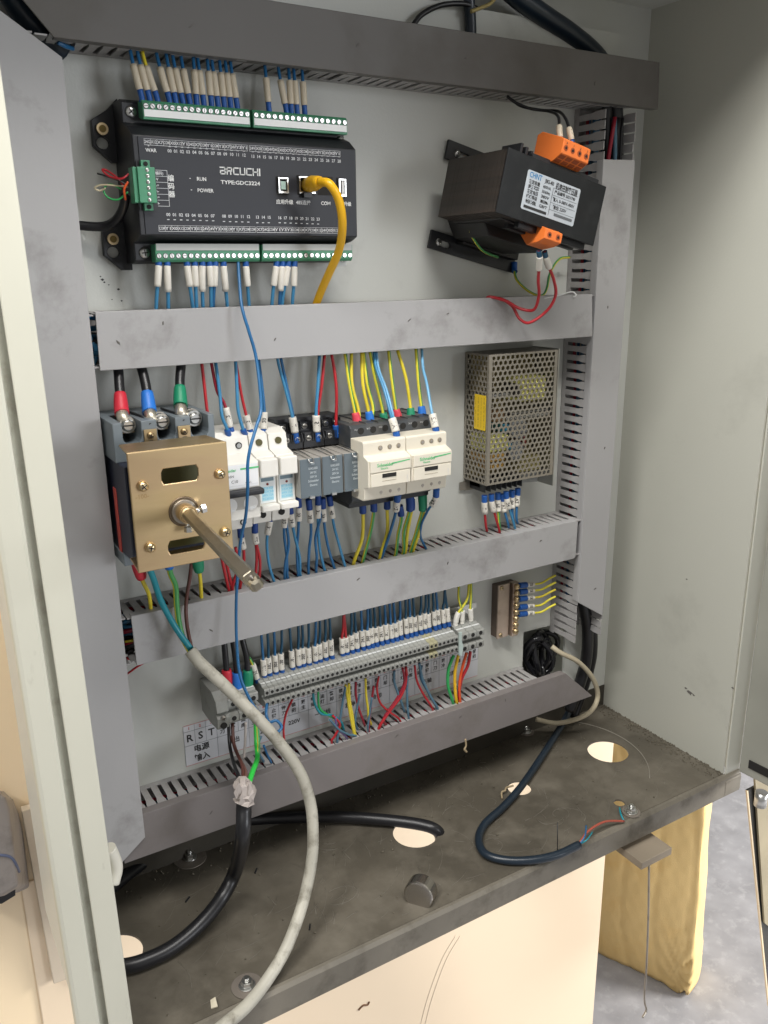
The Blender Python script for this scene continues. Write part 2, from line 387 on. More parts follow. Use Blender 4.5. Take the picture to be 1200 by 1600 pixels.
for _ in range(700):
    e = random.random()
    if e < .55: x, y = XW-random.random()**2*.02, random.uniform(YF, YB)
    elif e < .8: x, y = random.uniform(.1,.77), YB-random.random()**2*.03-.002
    else: x, y = random.uniform(.1,.77), random.uniform(YF, YB)
    if any((x-q[0])**2+(y-q[1])**2 < (q[2]+.004)**2 for q in ((.698,-.06,.0245),(.557,-.061,.0135),(.413,-.064,.024),(.100,-.062,.024),(.633,-.141,.006))): continue
    r = random.uniform(.0004,.0014)
    b.cyl((x,y,FZ), (x+random.uniform(-r,r),y+random.uniform(-r,r),FZ+r*1.2), r, MATS.get('dust') or mat('dust', (.13,.115,.085), .9, var=.4), 5, r*.4)
tag(b.build('dust_crumbs', cab), kind='stuff')
b = MB(); b.box(.06, XW, YB-.0008, YB, FZ, FZ+.030, mat('painted_shade', (.055,.048,.036), .7, var=.3)); b.build('back_edge_shade', cab)  # dark strip paints the shade below and behind the bottom duct
b = MB()
for cx_, cy_, rr, n_ in ((.470,-.118,.018,16),(.560,-.125,.026,14),(.640,-.02,.030,12),(.300,-.10,.020,10),(.50,-.06,.016,8),(.33,-.03,.02,8)):
    for k in range(n_//2):
        a0_ = random.uniform(0,6.28); r_ = rr*random.uniform(.2,1); c_ = Vector((cx_+random.uniform(-.01,.01), cy_+random.uniform(-.007,.007), FZ+.0002)); n2 = random.randint(4,9); da = random.uniform(.1,.4)*random.choice((-1,1))
        p_ = [c_+Vector((r_*math.cos(a0_+i*da)*random.uniform(.95,1.05), r_*.7*math.sin(a0_+i*da), 0)) for i in range(n2)]
        p_ = [q for q in p_ if YF+.002 < q.y < YB-.004 and not any((q.x-h[0])**2+(q.y-h[1])**2 < (h[2]+.002)**2 for h in ((.698,-.06,.0245),(.557,-.061,.0135),(.413,-.064,.024),(.633,-.141,.006)))]
        if len(p_) > 2: b.tube(p_, .00018, MATS['scratch'], 3)
for _ in range(130):
    x, y = random.uniform(.13,.76), random.uniform(YF+.004, .0); a, l = random.gauss(.5,.5), random.uniform(.006,.05); q_ = [Vector((x+l*t_*math.cos(a+.3*t_), y+l*t_*math.sin(a+.3*t_)*.8, FZ+.00015)) for t_ in (0,.3,.6,1)]
    if all(YF+.002 < v.y < YB-.004 and v.x < XW-.004 and not any((v.x-h[0])**2+(v.y-h[1])**2 < (h[2]+.003)**2 for h in ((.698,-.06,.0245),(.557,-.061,.0135),(.413,-.064,.024),(.100,-.062,.024),(.633,-.141,.006))) for v in q_): b.tube(q_, .00012, MATS['scratch'], 3)
tag(b.build('floor_scuffs', cab), kind='stuff')
# mounting plate with a notch for the cable coil
plate = MB(); plate.prism([(.085,-.53),(.6075,-.53),(.6075,-.417),(.675,-.419),(.675,-.53),(.703,-.53),(.703,.225),(.085,.225)], 0, .003, PAINT)
plate.build('mounting_plate', cab)
b = MB()
for q in [(185,452,2),(190,470,1.4),(160,437,2.2),(163,441,1.5),(175,468,1),(170,445,1.1),(157,432,1.2)]:
    b = MB(); p = P(q[0], q[1], y=0); r = q[2]*.0005; b.prism([(p.x-r*1.4,p.z+r*.3),(p.x-r*.2,p.z-r),(p.x+r*1.3,p.z-r*.2),(p.x+r*.4,p.z+r*.9)], -.00015, .0001, INK); b.build('paint_chip', cab)
# wall scuffs
b = MB()
for px, py, r in [(1078,1082,.0045),(1072,1075,.002),(1084,1086,.002),(1145,1075,.002),(1073,905,.0014),(1090,1190,.0009)]:
    b = MB(); p = P(px, py, x=XW); b.prism([(p.y+r*math.cos(t)*random.uniform(.4,1.2), p.z+r*.7*math.sin(t)*random.uniform(.4,1.2)) for t in [i*.7 for i in range(9)]], XW-.0003, XW, mat('scuff', (.14,.13,.12), .7), 'x'); b.build('wall_scuff', cab)
# ------------------------------------------------------------------ outside
d = thing('cabinet_door', (XW+.035, YF-.005, FZ), 'dark grey green cabinet door standing open at the right edge', 'door')
b = MB(); Md = Matrix.Translation((XW+.0195, YF-.0064, 0)) @ Matrix.Rotation(R(4), 4, 'Z')
b.box(0, .018, -.66, 0, FZ+.0, .262, DOORM, M=Md); b.build('door_leaf', d, bevel=.002)
b = MB(); b.box(-.0015, -.0002, -.055, -.012, FZ-.0+.012, FZ+.022, HOLE, M=Md); b.build('latch_slot', d); b = MB(); b.cyl(Md@Vector((.002,-.03,FZ-.012)), Md@Vector((.002,-.03,FZ-.03)), .007, STEEL); b.build('latch', d)
t = thing('machine_side_door', (1.17, .1, -1.55), 'dark machine side door with a cream edge standing beyond the cabinet', 'machine door')
a0, a1 = P(1165, 1234, y=-.12), P(1199, 1570, y=-.12)
b = MB(); b.prism([(a0.x,a0.z),(a1.x,a1.z),(a1.x+.12,a1.z),(a0.x+.12,a0.z)], -.1225, -.1195, mat('dark_door', (.03,.028,.024), .4)); b.build('door_leaf', t)
b = MB(); b.prism([(a0.x-.0012,a0.z),(a1.x-.0012,a1.z),(a1.x+.0012,a1.z),(a0.x+.0012,a0.z)], -.123, -.1205, CREAMWALL); b.build('cream_edge', t)
b = MB(); c4 = [P(1179,1216,y=-.126),P(1230,1216,y=-.126),P(1230,1470,y=-.126),P(1194,1442,y=-.126)]
b.prism([(p.x,p.z) for p in c4], -.127, -.124, mat('olive_skin', (.34,.29,.19), .45, var=.15)); b.build('door_skin', t)
# sack
import bmesh
def sack():
    B0, B1 = P(936,1489,z=-1.549), P(1080,1553,z=-1.549); Z0, Z1 = -1.549, -.98
    d = (B1-B0); ln = d.length; d.normalize(); nrm = Vector((-d.y, d.x, 0))
    if nrm.dot(CAMPOS-B0) > 0: nrm = -nrm
    th = .08; bm = bmesh.new(); nu, ns, nv = 44, 12, 60; grid = []
    for j in range(nv+1):
        t = j/nv; row = []
        ring = [(-.35+1.35*i/nu, 0) for i in range(nu)] + [(1, i/ns) for i in range(ns)] + [(1-1.35*i/nu, 1) for i in range(nu)] + [(-.35, 1-i/ns) for i in range(ns)]
        for u, w_ in ring:
            bulge = .018*math.sin(math.pi*min(max((u+.35)/1.35,0),1))*math.sin(math.pi*min(1,t*1.1+.05))
            edge = max(0, u-.9)/.1
            uu = u - .10*t*max(0,u) - .012*(1-min(1,t*14))*edge
            c_ = B0 + d*(uu*ln) + nrm*(w_*th*(1-.25*t))
            side = -1 if w_ == 0 else (1 if w_ == 1 else 0)
            f1 = abs(math.sin(9*u+2.3*t+.6*math.sin(7*t))); f2 = abs(math.sin(17*u-6*t+.8*math.sin(11*t))); cor = math.exp(-((1-u)**2*16+t*t*22))
            cr_ = .0028*(1-f1)**4 + .0008*(1-f2)**4 - .018*cor*abs(math.sin(16*math.atan2(t+.02, 1.04-u))) + .0006*math.sin(60*t+7*u)*math.sin(41*u)
            c_ += nrm*(side*(bulge - cr_)) if side else d*(.006*math.sin(math.pi*w_) + .0016*math.sin(9*t*2) - .0008*math.sin(23*t+6*w_))
            c_.z = Z0 + (Z1-Z0)*t + (.010*edge*(1-min(1,t*6)) if side else 0)
            row.append(bm.verts.new(c_-Vector((B1.x,B1.y,Z0))))
        grid.append(row)
    n = len(grid[0])
    for j in range(nv):
        for i in range(n):
            f = bm.faces.new((grid[j][i], grid[j][(i+1)%n], grid[j+1][(i+1)%n], grid[j+1][i])); f.smooth = True
    bm.faces.new(list(reversed(grid[0]))); bm.faces.new(grid[-1]); bmesh.ops.recalc_face_normals(bm, faces=bm.faces)
    me = bpy.data.meshes.new('sack'); bm.to_mesh(me); bm.free(); me.materials.append(SACKM)
    o = bpy.data.objects.new('sack', me); COL.objects.link(o); o.location = (B1.x,B1.y,Z0)
    return tag(o, 'full yellow woven sack standing on the concrete floor', 'sack')
sack()
# flat bar under the cabinet and hanging wire
b = MB(); q0, q1 = P(1002,1361, z=-.622), P(1047,1335, z=-.622)
b.box(q0.x, q1.x, q0.y, YF+.15, -.621, -.612, WOODM)
o = b.build('support_bar', bevel=.0008); tag(o, 'dusty flat support bar sticking out under the cabinet floor', 'bar')
b = MB(); path = cr([P(1014,1352,y=q0.y+.012), P(1013,1430,y=q0.y+.015), P(1010,1510,y=q0.y+.013), P(1007,1560,y=q0.y+.012), P(1010,1578,y=q0.y+.012), P(1004,1590,y=q0.y+.01)])
b.tube(path, .0013, DSTEEL, 6); o = b.build('steel_rod'); tag(o, 'thin dark steel rod hanging down in front of the yellow sack', 'rod')
# left: grey housing and batten on the cream panel
t = thing('motor_housing', (.06, .16, -.62), 'grey plastic housing with a blue stripe at the left edge beside cream panel', 'housing')
b = MB(); z1, z0 = P(20,1238,y=.12).z, P(45,1400,y=.12).z; x1 = P(46,1380,y=.12).x
fr = [(-60,1238),(-5,1238),(8,1245),(14,1262),(17,1290),(23,1340),(29,1384),(0,1401),(-60,1401)]
bk = [(-60,1234),(6,1236),(21,1250),(30,1272),(36,1300),(42,1345),(47,1386),(30,1394),(-60,1408)]
HG = mat('housing_grey', (.30,.275,.26), .45, dirt=(.10,.09,.08), dirt_amt=.5, dscale=30)
pf = [P(a_,b_,y=.12) for a_,b_ in fr]; pb = [P(a_,b_,y=.184) for a_,b_ in bk]; n9 = 9
b.add(pf+pb, [tuple(range(n9)), tuple(reversed(range(n9,2*n9)))]+[(i_,i_+n9,(i_+1)%n9+n9,(i_+1)%n9) for i_ in range(n9)], HG); b.fix = True; b.build('shell', t, bevel=.003, seg=3)
b = MB(); b.tube(cr([P(-60,1338,y=.1195),P(-10,1336,y=.1195),P(10,1337,y=.1195),P(20,1342,y=.1195),P(26,1352,y=.122),P(30,1362,y=.13)]), .0014, mat('blue_trim', (.11,.14,.24), .5), 8); b.build('blue_stripe', t)
b = MB(); q4 = [P(-60,1404,y=.135),P(24,1390,y=.135),P(24,1399,y=.135),P(3,1412,y=.135),P(-60,1418,y=.135)]; b.prism([(v.x,v.z) for v in q4], .135, .18, BLACKP); b.build('foot', t)
b = MB(); c4 = [P(34,1268,y=.176),P(60,1260,y=.176),P(107,1530,y=.176),P(84,1538,y=.176)]
b.prism([(p.x,p.z) for p in c4], .176, .1865, mat('batten_paint', (.60,.52,.41), .5, dirt=(.45,.36,.22), dirt_amt=.5, dscale=12)); o = b.build('batten', bevel=.001)
tag(o, 'pale narrow batten fixed upright on the cream panel below grey housing', 'batten')
# ================================================================== WIRING DUCTS
YC = -.045
PITCH = .0095
def finger_me(along, sgn):
    # along 'x': side faces +-z ; along 'z': side faces +-x
    hw, hb = .0040, .0029
    prof = [(-hb,-.006),(hb,-.006),(hb,-.026),(hw,-.031),(hw,-.0435),(-hw,-.0435),(-hw,-.031),(-hb,-.026)]
    mb = MB(); t = .0011
    if along == 'x': mb.prism([(u, y) for u, y in prof], 0, t*sgn, DUCTS, 'z')
    else:
        mb.prism([(y, u) for u, y in prof], 0, t*sgn, DUCTS, 'x')
    return mb
def duct(name, label, along, a0, a1, c0, c1, cover, sides, cover_y=(YC, YC+.0016), cm=None):
    DUCT = cm or globals()['DUCT']
    """along x: runs a0..a1 in x, c0..c1 in z; along z the other way round"""
    loc = ((a0+a1)/2, 0, c0) if along == 'x' else ((c0+c1)/2, 0, a0)
    t = thing(name, loc, label, 'cable duct')
    b = MB(); e = .0012
    if along == 'x':
        b.box(a0, a1, -.0022, -.0004, c0+.001, c1-.001, DUCTS)
        for s in sides:
            z = c1-.002 if s > 0 else c0+.002
            b.box(a0, a1, -.0068, -.0022, min(z, z+e*s), max(z, z+e*s), DUCTS)
    else:
        b.box(c0+.001, c1-.001, -.0022, -.0004, a0, a1, DUCTS)
        for s in sides:
            x = c1-.002 if s > 0 else c0+.002
            b.box(min(x, x+e*s), max(x, x+e*s), -.0068, -.0022, a0, a1, DUCTS)
    b.build('base_channel', t)
    n = int((a1-a0)/PITCH)
    for s in sides:
        edge = c1-.002 if s > 0 else c0+.002
        first = None
        for i in range(n):
            u = a0 + (i+.5)*PITCH
            pos = Vector((u, 0, edge)) if along == 'x' else Vector((edge, 0, u))
            rot = (random.uniform(-.02,.02), 0, 0) if along == 'x' else (0, 0, random.uniform(-.02,.02))
            if first is None:
                mb = finger_me(along, s); mb.v = [q+pos for q in mb.v]
                first = mb.build('finger', t, origin=pos)
            else: copy_part(first, t, pos, rot)
    if cover:
        b = MB(); b.prism(cover, cover_y[0]-.0008, cover_y[0]+.0008, DUCT)
        # returns along the two long edges
        if along == 'x':
            zs = [p[1] for p in cover]; z0, z1 = min(zs), max(zs)
            for z in (z0, z1):
                xs = sorted(p[0] for p in cover if abs(p[1]-z) < .004)
                zz = (z, z+.0012) if z == z0 else (z-.0012, z)
                b.box(xs[0]+.0004, xs[-1]-.0004, YC+.0006, YC+.0085, zz[0]+.0001, zz[1]-.0001, DUCT)
        else:
            xs = [p[0] for p in cover]; x0, x1 = min(xs), max(xs)
            for x in (x0, x1):
                zs = sorted(p[1] for p in cover if abs(p[0]-x) < .004)
                xx = (x, x+.0012) if x == x0 else (x-.0012, x)
                b.box(xx[0]+.0001, xx[1]-.0001, YC+.0006, YC+.0085, zs[0]+.0004, zs[-1]-.0004, DUCT)
        b.build('cover', t, bevel=.0005)
    return t
def PX(px, py, y=YC): p = P(px, py, y=y); return (p.x, p.z)
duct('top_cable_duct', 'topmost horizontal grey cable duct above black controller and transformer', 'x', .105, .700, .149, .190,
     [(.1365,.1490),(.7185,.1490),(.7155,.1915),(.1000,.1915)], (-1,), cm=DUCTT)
duct('upper_cable_duct', 'horizontal grey cable duct directly below black controller, brightly lit', 'x', .125, .655, -.0715, -.0305,
     [(.1435,-.0730),(.6455,-.0730),(.6420,-.0300),(.1445,-.0300)], (1,-1))
duct('middle_cable_duct', 'horizontal grey cable duct below the row of breakers and contactors', 'x', .125, .655, -.316, -.2735,
     [(.1480,-.3170),(.6360,-.3170),(.6395,-.3150),(.6400,-.2745),(.6365,-.2725),(.1475,-.2725)], (1,-1))
duct('bottom_cable_duct', 'lowest horizontal grey cable duct just above the dirty cabinet floor', 'x', .118, .604, -.500, -.459,
     [(.120,-.5010),(.680,-.5010),(.6340,-.4580),(.120,-.4580)], (1,-1), cm=DUCTB)
duct('right_cable_duct', 'vertical grey cable duct with open slots along the right side', 'z', -.425, .150, .647, .691,
     [(.6465,.0985),(.6905,.1000),(.6880,-.3980),(.6470,-.3720)], (-1,1))
duct('left_cable_duct', 'wide vertical grey duct cover along the left side with smudges', 'z', -.47, .14, .085, .130,
     [(.060,.190),(.140,.137),(.1395,.0),(.1395,-.480),(.116,-.4985),(.060,-.4985)], (1,), cover_y=(YC-.002, YC))
# ================================================================== CONTROLLER
def controller():
    x0, x1 = .1815, .3640
    t = thing('controller', (.27, 0, .004), 'black programmable controller box with green terminal strips and white lettering', 'controller')
    b = MB()
    prof = [(-.0005,.0035),(-.024,.0035),(-.030,.0055),(-.030,.0185),(-.040,.0200),(-.0500,.0235),(-.0500,.0915),(-.040,.0985),(-.030,.1020),(-.030,.1160),(-.024,.1185),(-.0005,.1185)]
    b.prism(prof, x0, x1, BLACKP, 'x'); b.build('housing', t, bevel=.0008)
    b = MB(); b.box(x0+.004, x1-.002, -.0508, -.0500, .0245, .0905, PANELP); b.build('front_panel', t)
    # ears with keyhole slots
    for zc, zt in ((.098, 1), (.020, 1)):
        b = MB(); o = [(x0+.004, zc+.024),(x0-.004, zc+.016),(x0-.0165, zc+.008),(x0-.0170, zc-.010),(x0-.004, zc-.021),(x0+.004,zc-.021)]
        hole = circ(x0-.0095, zc-.0075, .0048, 16, .0042)
        b.prism(o, -.006, -.001, BLACKP, 'y', [hole]); b.build('mounting_ear', t, bevel=.0005)
        b = MB(); x = x0-.0095; b.cyl((x,-.006,zc+.002), (x,-.0085,zc+.002), .0043, BRASS, 16); b.cyl((x,-.0085,zc+.002), (x,-.0092,zc+.002), .0026, mat('old_brass', (.22,.16,.06), .5, 1.), 12); b.build('mounting_screw', t)
    for x, z in ((x0+.0065,.1095),(x0+.0075,.0115),(x1-.004,.1010),(x1-.004,.0060)):
        b = MB(); screw(b, x, -.0305, z, .0040 if x < .3 else .003, STEEL); b.build('housing_screw', t)
    # terminal strips
    def strip(a0, a1, z0, z1, up, n):
        b = MB()
        if up: prof = [(-.030,z0+.0035),(-.0375,z0+.001),(-.0415,z0+.001),(-.0415,z1-.002),(-.0395,z1),(-.030,z1)]
        else:  prof = [(-.030,z0),(-.0395,z0),(-.0415,z0+.002),(-.0415,z1-.001),(-.030,z1-.001)]
        b.prism(prof, a0, a1, GREENT, 'x'); s = b.build('terminal_strip', t, bevel=.0003)
        b = MB(); z = z0+.0035 if up else z1-.0048
        b.box(a0+.0008, a1-.0008, -.0421, -.0416, z-.0006, z+.0042, mat('bright_tape', (.88,.89,.88), .35) if up else mat('grey_tape', (.48,.50,.48), .4)); b.build('label_tape', s)
        b = MB(); zz = z1-.0040 if up else z0+.0046
        for i in range(n):
            x = a0+(i+.5)*(a1-a0)/n
            b.cyl((x,-.0419,zz),(x,-.0414,zz), .00205, HOLE, 12)
            b.cyl((x,-.0422,zz),(x,-.0415,zz), .00165, STEEL, 12)
            a = random.uniform(0,3); c, s_ = .0014*math.cos(a), .0014*math.sin(a)
            b.add([(x-c-s_*.15,-.04225,zz-s_+c*.15),(x+c-s_*.15,-.04225,zz+s_+c*.15),(x+c+s_*.15,-.04225,zz+s_-c*.15),(x-c+s_*.15,-.04225,zz-s_-c*.15)],[(0,1,2,3)],HOLE)
        tag(b.build('clamp_screws', s), kind='stuff')
    strip(.1935,.2762,.1025,.1165,True,17); strip(.2785,.3612,.1025,.1165,True,16)
    strip(.1940,.2785,.0045,.0185,False,17); strip(.2805,.3635,.0045,.0185,False,16)
    # green encoder connector on the left
    p = P(213,285,y=-.054)
    b = MB(); b.box(x0+.001, x0+.0145, -.0512, -.0508, .0405, .0745, BLACKP)
    b.build('connector_recess', t)
    b = MB(); b.box(x0-.0005, x0+.0120, -.0585, -.0512, .0455, .0695, GREENT); b.box(x0-.0035, x0-.0005, -.0565, -.046, .0455, .0695, GREENT)
    b.box(x0+.0035, x0+.0100, -.0545, -.0512, .0405, .0455, GREENT); b.box(x0+.0035, x0+.0100, -.0545, -.0512, .0695, .0745, GREENT)
    c = b.build('encoder_connector', t, bevel=.0003)
    b = MB()
    for i in range(6): screw(b, x0+.0065, -.0586, .0475+i*.0040, .0015, STEEL, 'slot', h=.0006)
    for z in (.043,.072): b.cyl((x0+.0068,-.0552,z),(x0+.0068,-.0545,z),.0016,HOLE,10)
    tag(b.build('clamp_screws', c), kind='stuff')
    # ports
    def port(xc, zc, w_, h, m=None):
        b = MB(); b.box(xc-w_/2-.001, xc+w_/2+.001, -.0510, -.0508, zc-h/2-.001, zc+h/2+.001, HOLE)
        if m:
            b.prism(rect(xc-w_/2, xc+w_/2, zc-h/2, zc+h/2), -.0535, -.0510, m, 'y', [rect(xc-w_/2+.0012, xc+w_/2-.0012, zc-h/2+.0015, zc+h/2-.001)])
        return b
    z = P(441,290,y=-.0508).z
    b = port(P(441,290,y=-.0508).x, z, .0085, .0115, STEEL); xx = P(441,290,y=-.0508).x; b.box(xx-.002,xx+.002,-.0532,-.0512,z-.003,z+.003,mat('mint_plastic',(.45,.62,.55),.5)); b.build('square_usb_port', t)
    xe = P(478,291,y=-.0508).x; b = port(xe, z+.001, .0140, .0125, STEEL); b.build('ethernet_port', t)
    xc_ = P(508,291,y=-.0508).x; b = port(xc_, z+.001, .0120, .0120); b.build('serial_port', t)
    xu = P(533,293,y=-.0508).x; b = port(xu, z, .0065, .0135, STEEL); b.box(xu-.0005,xu+.0012,-.0533,-.0512,z-.005,z+.005,WHITEP); b.build('usb_port', t)
    # printing
    b = MB(); Y = -.0510
    def tp(s_, px, py, size, m=GREYPR, width=None, bold=True):
        q = P(px, py, y=Y); text(b, s_, q.x, q.z, Y, size, m, bold=bold, width=width)
    # techno wordmark drawn with strokes
    q = P(378,268,y=Y); wx = .0355; lx = q.x-wx/2; h = .0054; k = .0009
    def st(x, z, w_, hh): b.box(lx+x, lx+x+w_, Y-.0001, Y, q.z-h/2+z, q.z-h/2+z+hh, WHITEP)
    cw = .0046; g_ = .0007
    def letter(i, segs):
        o = i*(cw+g_)
        for s_ in segs:
            if s_ == 't': st(o, h-k, cw, k)
            if s_ == 'b': st(o, 0, cw, k)
            if s_ == 'm': st(o, h/2-k/2, cw, k)
            if s_ == 'l': st(o, 0, k, h)
            if s_ == 'r': st(o+cw-k, 0, k, h)
            if s_ == 'L': st(o, 0, k, h/2)
            if s_ == 'c': st(o+cw/2-k/2, 0, k, h)
            if s_ == 'R': st(o+cw-k, h/2, k, h/2)
            if s_ == 'x': st(o+cw*.62, 0, k, h/2)
    for i, sgs in enumerate(('tmbrL','tlmRx','tlb','lrb','tlb','lrm')): letter(i, sgs)
    st(6*(cw+g_), 0, k*1.1, h)
    tp('TYPE:GDC3224', 376, 286, .0038, WHITEP, width=.0320)
    tp('RUN', 315, 280, .0036, WHITEP); tp('POWER', 321, 298, .0036, WHITEP); tp('WAR', 236, 235, .0034, WHITEP)
    for px, py in ((297,278),(299,296),(232,227)): tp('-', px, py, .004)
    for i in range(13): tp('%02d'%i, 265+i*(381-265)/12, 236+i*.55, .0031); 
    for i in range(16): tp('%02d'%(13+i), 395+i*(530-395)/15, 244.5+i*.5, .0031)
    for i in range(8): tp('%02d'%i, 263+i*9.9, 335.5+i*.3, .0031)
    for i in range(5): tp('%02d'%(8+i), 350+i*9.5, 338+i*.2, .0031)
    for i in range(3): tp('%02d'%(13+i), 402+i*9.2, 339.5+i*.2, .0031)
    for i in range(8): tp('%02d'%(16+i), 437+i*8.6, 340.5+i*.3, .0031)
    def led(px0, px1, n, py0, py1, m):
        for i in range(n):
            q = P(px0+(px1-px0)*i/(n-1), py0+(py1-py0)*i/(n-1), y=Y); b.box(q.x-.0009,q.x+.0009,Y-.0001,Y,q.z-.0003,q.z+.0003,m)
    led(265,381,13,229,236,GREYPR); led(395,530,16,237,245,GREYPR); led(263,333,8,343,345,GREYPR); led(350,388,5,346,347,GREYPR); led(402,420,3,348,348,GREYPR); led(437,497,8,348,350,GREYPR)
    def band(px0, px1, z, n):
        a, c = P(px0,220,y=Y).x, P(px1,220,y=Y).x
        b.box(a, c, Y-.0001, Y, z, z+.0003, GREYPR); b.box(a, c, Y-.0001, Y, z+.0042, z+.0044, GREYPR)
        for i in range(n):
            u = a+(i+.5)*(c-a)/n; text(b, random.choice(['24V','X0','COM','X12','Y3','X7','24G','Y1']), u, z+.0022, Y-.0001, .0030, GREYPR, width=(c-a)/n*.92, bold=True)
        for i in range(n+1): u = a+i*(c-a)/n; b.box(u-.0001,u+.0001,Y-.0001,Y,z,z+.0042,GREYPR)
    band(225,386,.0850,17); band(389,531,.0850,16); band(237,392,.0262,16); band(394,525,.0262,14)
    # encoder table
    a, c = P(222,280,y=Y).x, P(262,280,y=Y).x; zt = P(222,265,y=Y).z
    for i in range(7): b.box(a, c, Y-.0001, Y, zt-i*.0041, zt-i*.0041+.0003, GREYPR)
    b.box(c-.0003, c, Y-.0001, Y, zt-.0246, zt, GREYPR)
    for i, s_ in enumerate(('12V(编码)','0V','A+','A-','B+','B-')): text(b, s_, (a+c)/2+.001, zt-(i+.5)*.0041, Y-.0001, .0026, GREYPR, bold=True)
    for i, s_ in enumerate('编码器'): tp(s_, 267+i*.8, 279+i*12.5, .0048, WHITEP)
    tp('应用升级', 445, 316, .0037, WHITEP); tp('485连接', 474, 317, .0037, GREYPR); tp('COM', 509, 318, .0038, WHITEP); tp('程序升级', 537, 319, .0036, WHITEP)
    tag(b.build('printed_lettering', t), kind='stuff')
    b = MB(); b.box(x1-.010, x1-.0002, -.0302, -.0298, .0005, .0045, WHITEP); b.build('white_sticker', t)
    return xe, z
xe, ze = controller()
# ethernet cable
t = thing('network_cable', (xe, -.055, ze), 'thick amber yellow network cable plugged into the black controller', 'cable')
b = MB(); a = P(470,290,y=-.056); e = P(503,284,y=-.074)
d0 = Vector((xe+.001, -.052, ze+.001)); d1 = P(500,284,y=-.082)
path = [d0, d0.lerp(d1,.45), d0.lerp(d1,.8), d1]
b.tube(path, .006, YELC, 12, rs=[.0058,.0062,.0050,.0040]); b.build('plug', t)
b = MB(); b.box(xe-.004, xe+.003, -.0555, -.0515, ze-.0085, ze-.0045, BLACKP); b.build('clip', t)
b = MB(); b.tube(cr([d1, P(515,288,y=-.092), P(529,312,y=-.092), P(535,350,y=-.086), P(530,390,y=-.072), P(515,425,y=-.055), P(503,452,y=-.040), P(494,476,y=-.030), P(490,492,y=-.025)],9), .0034, YELC, 12); b.build('jacket', t)
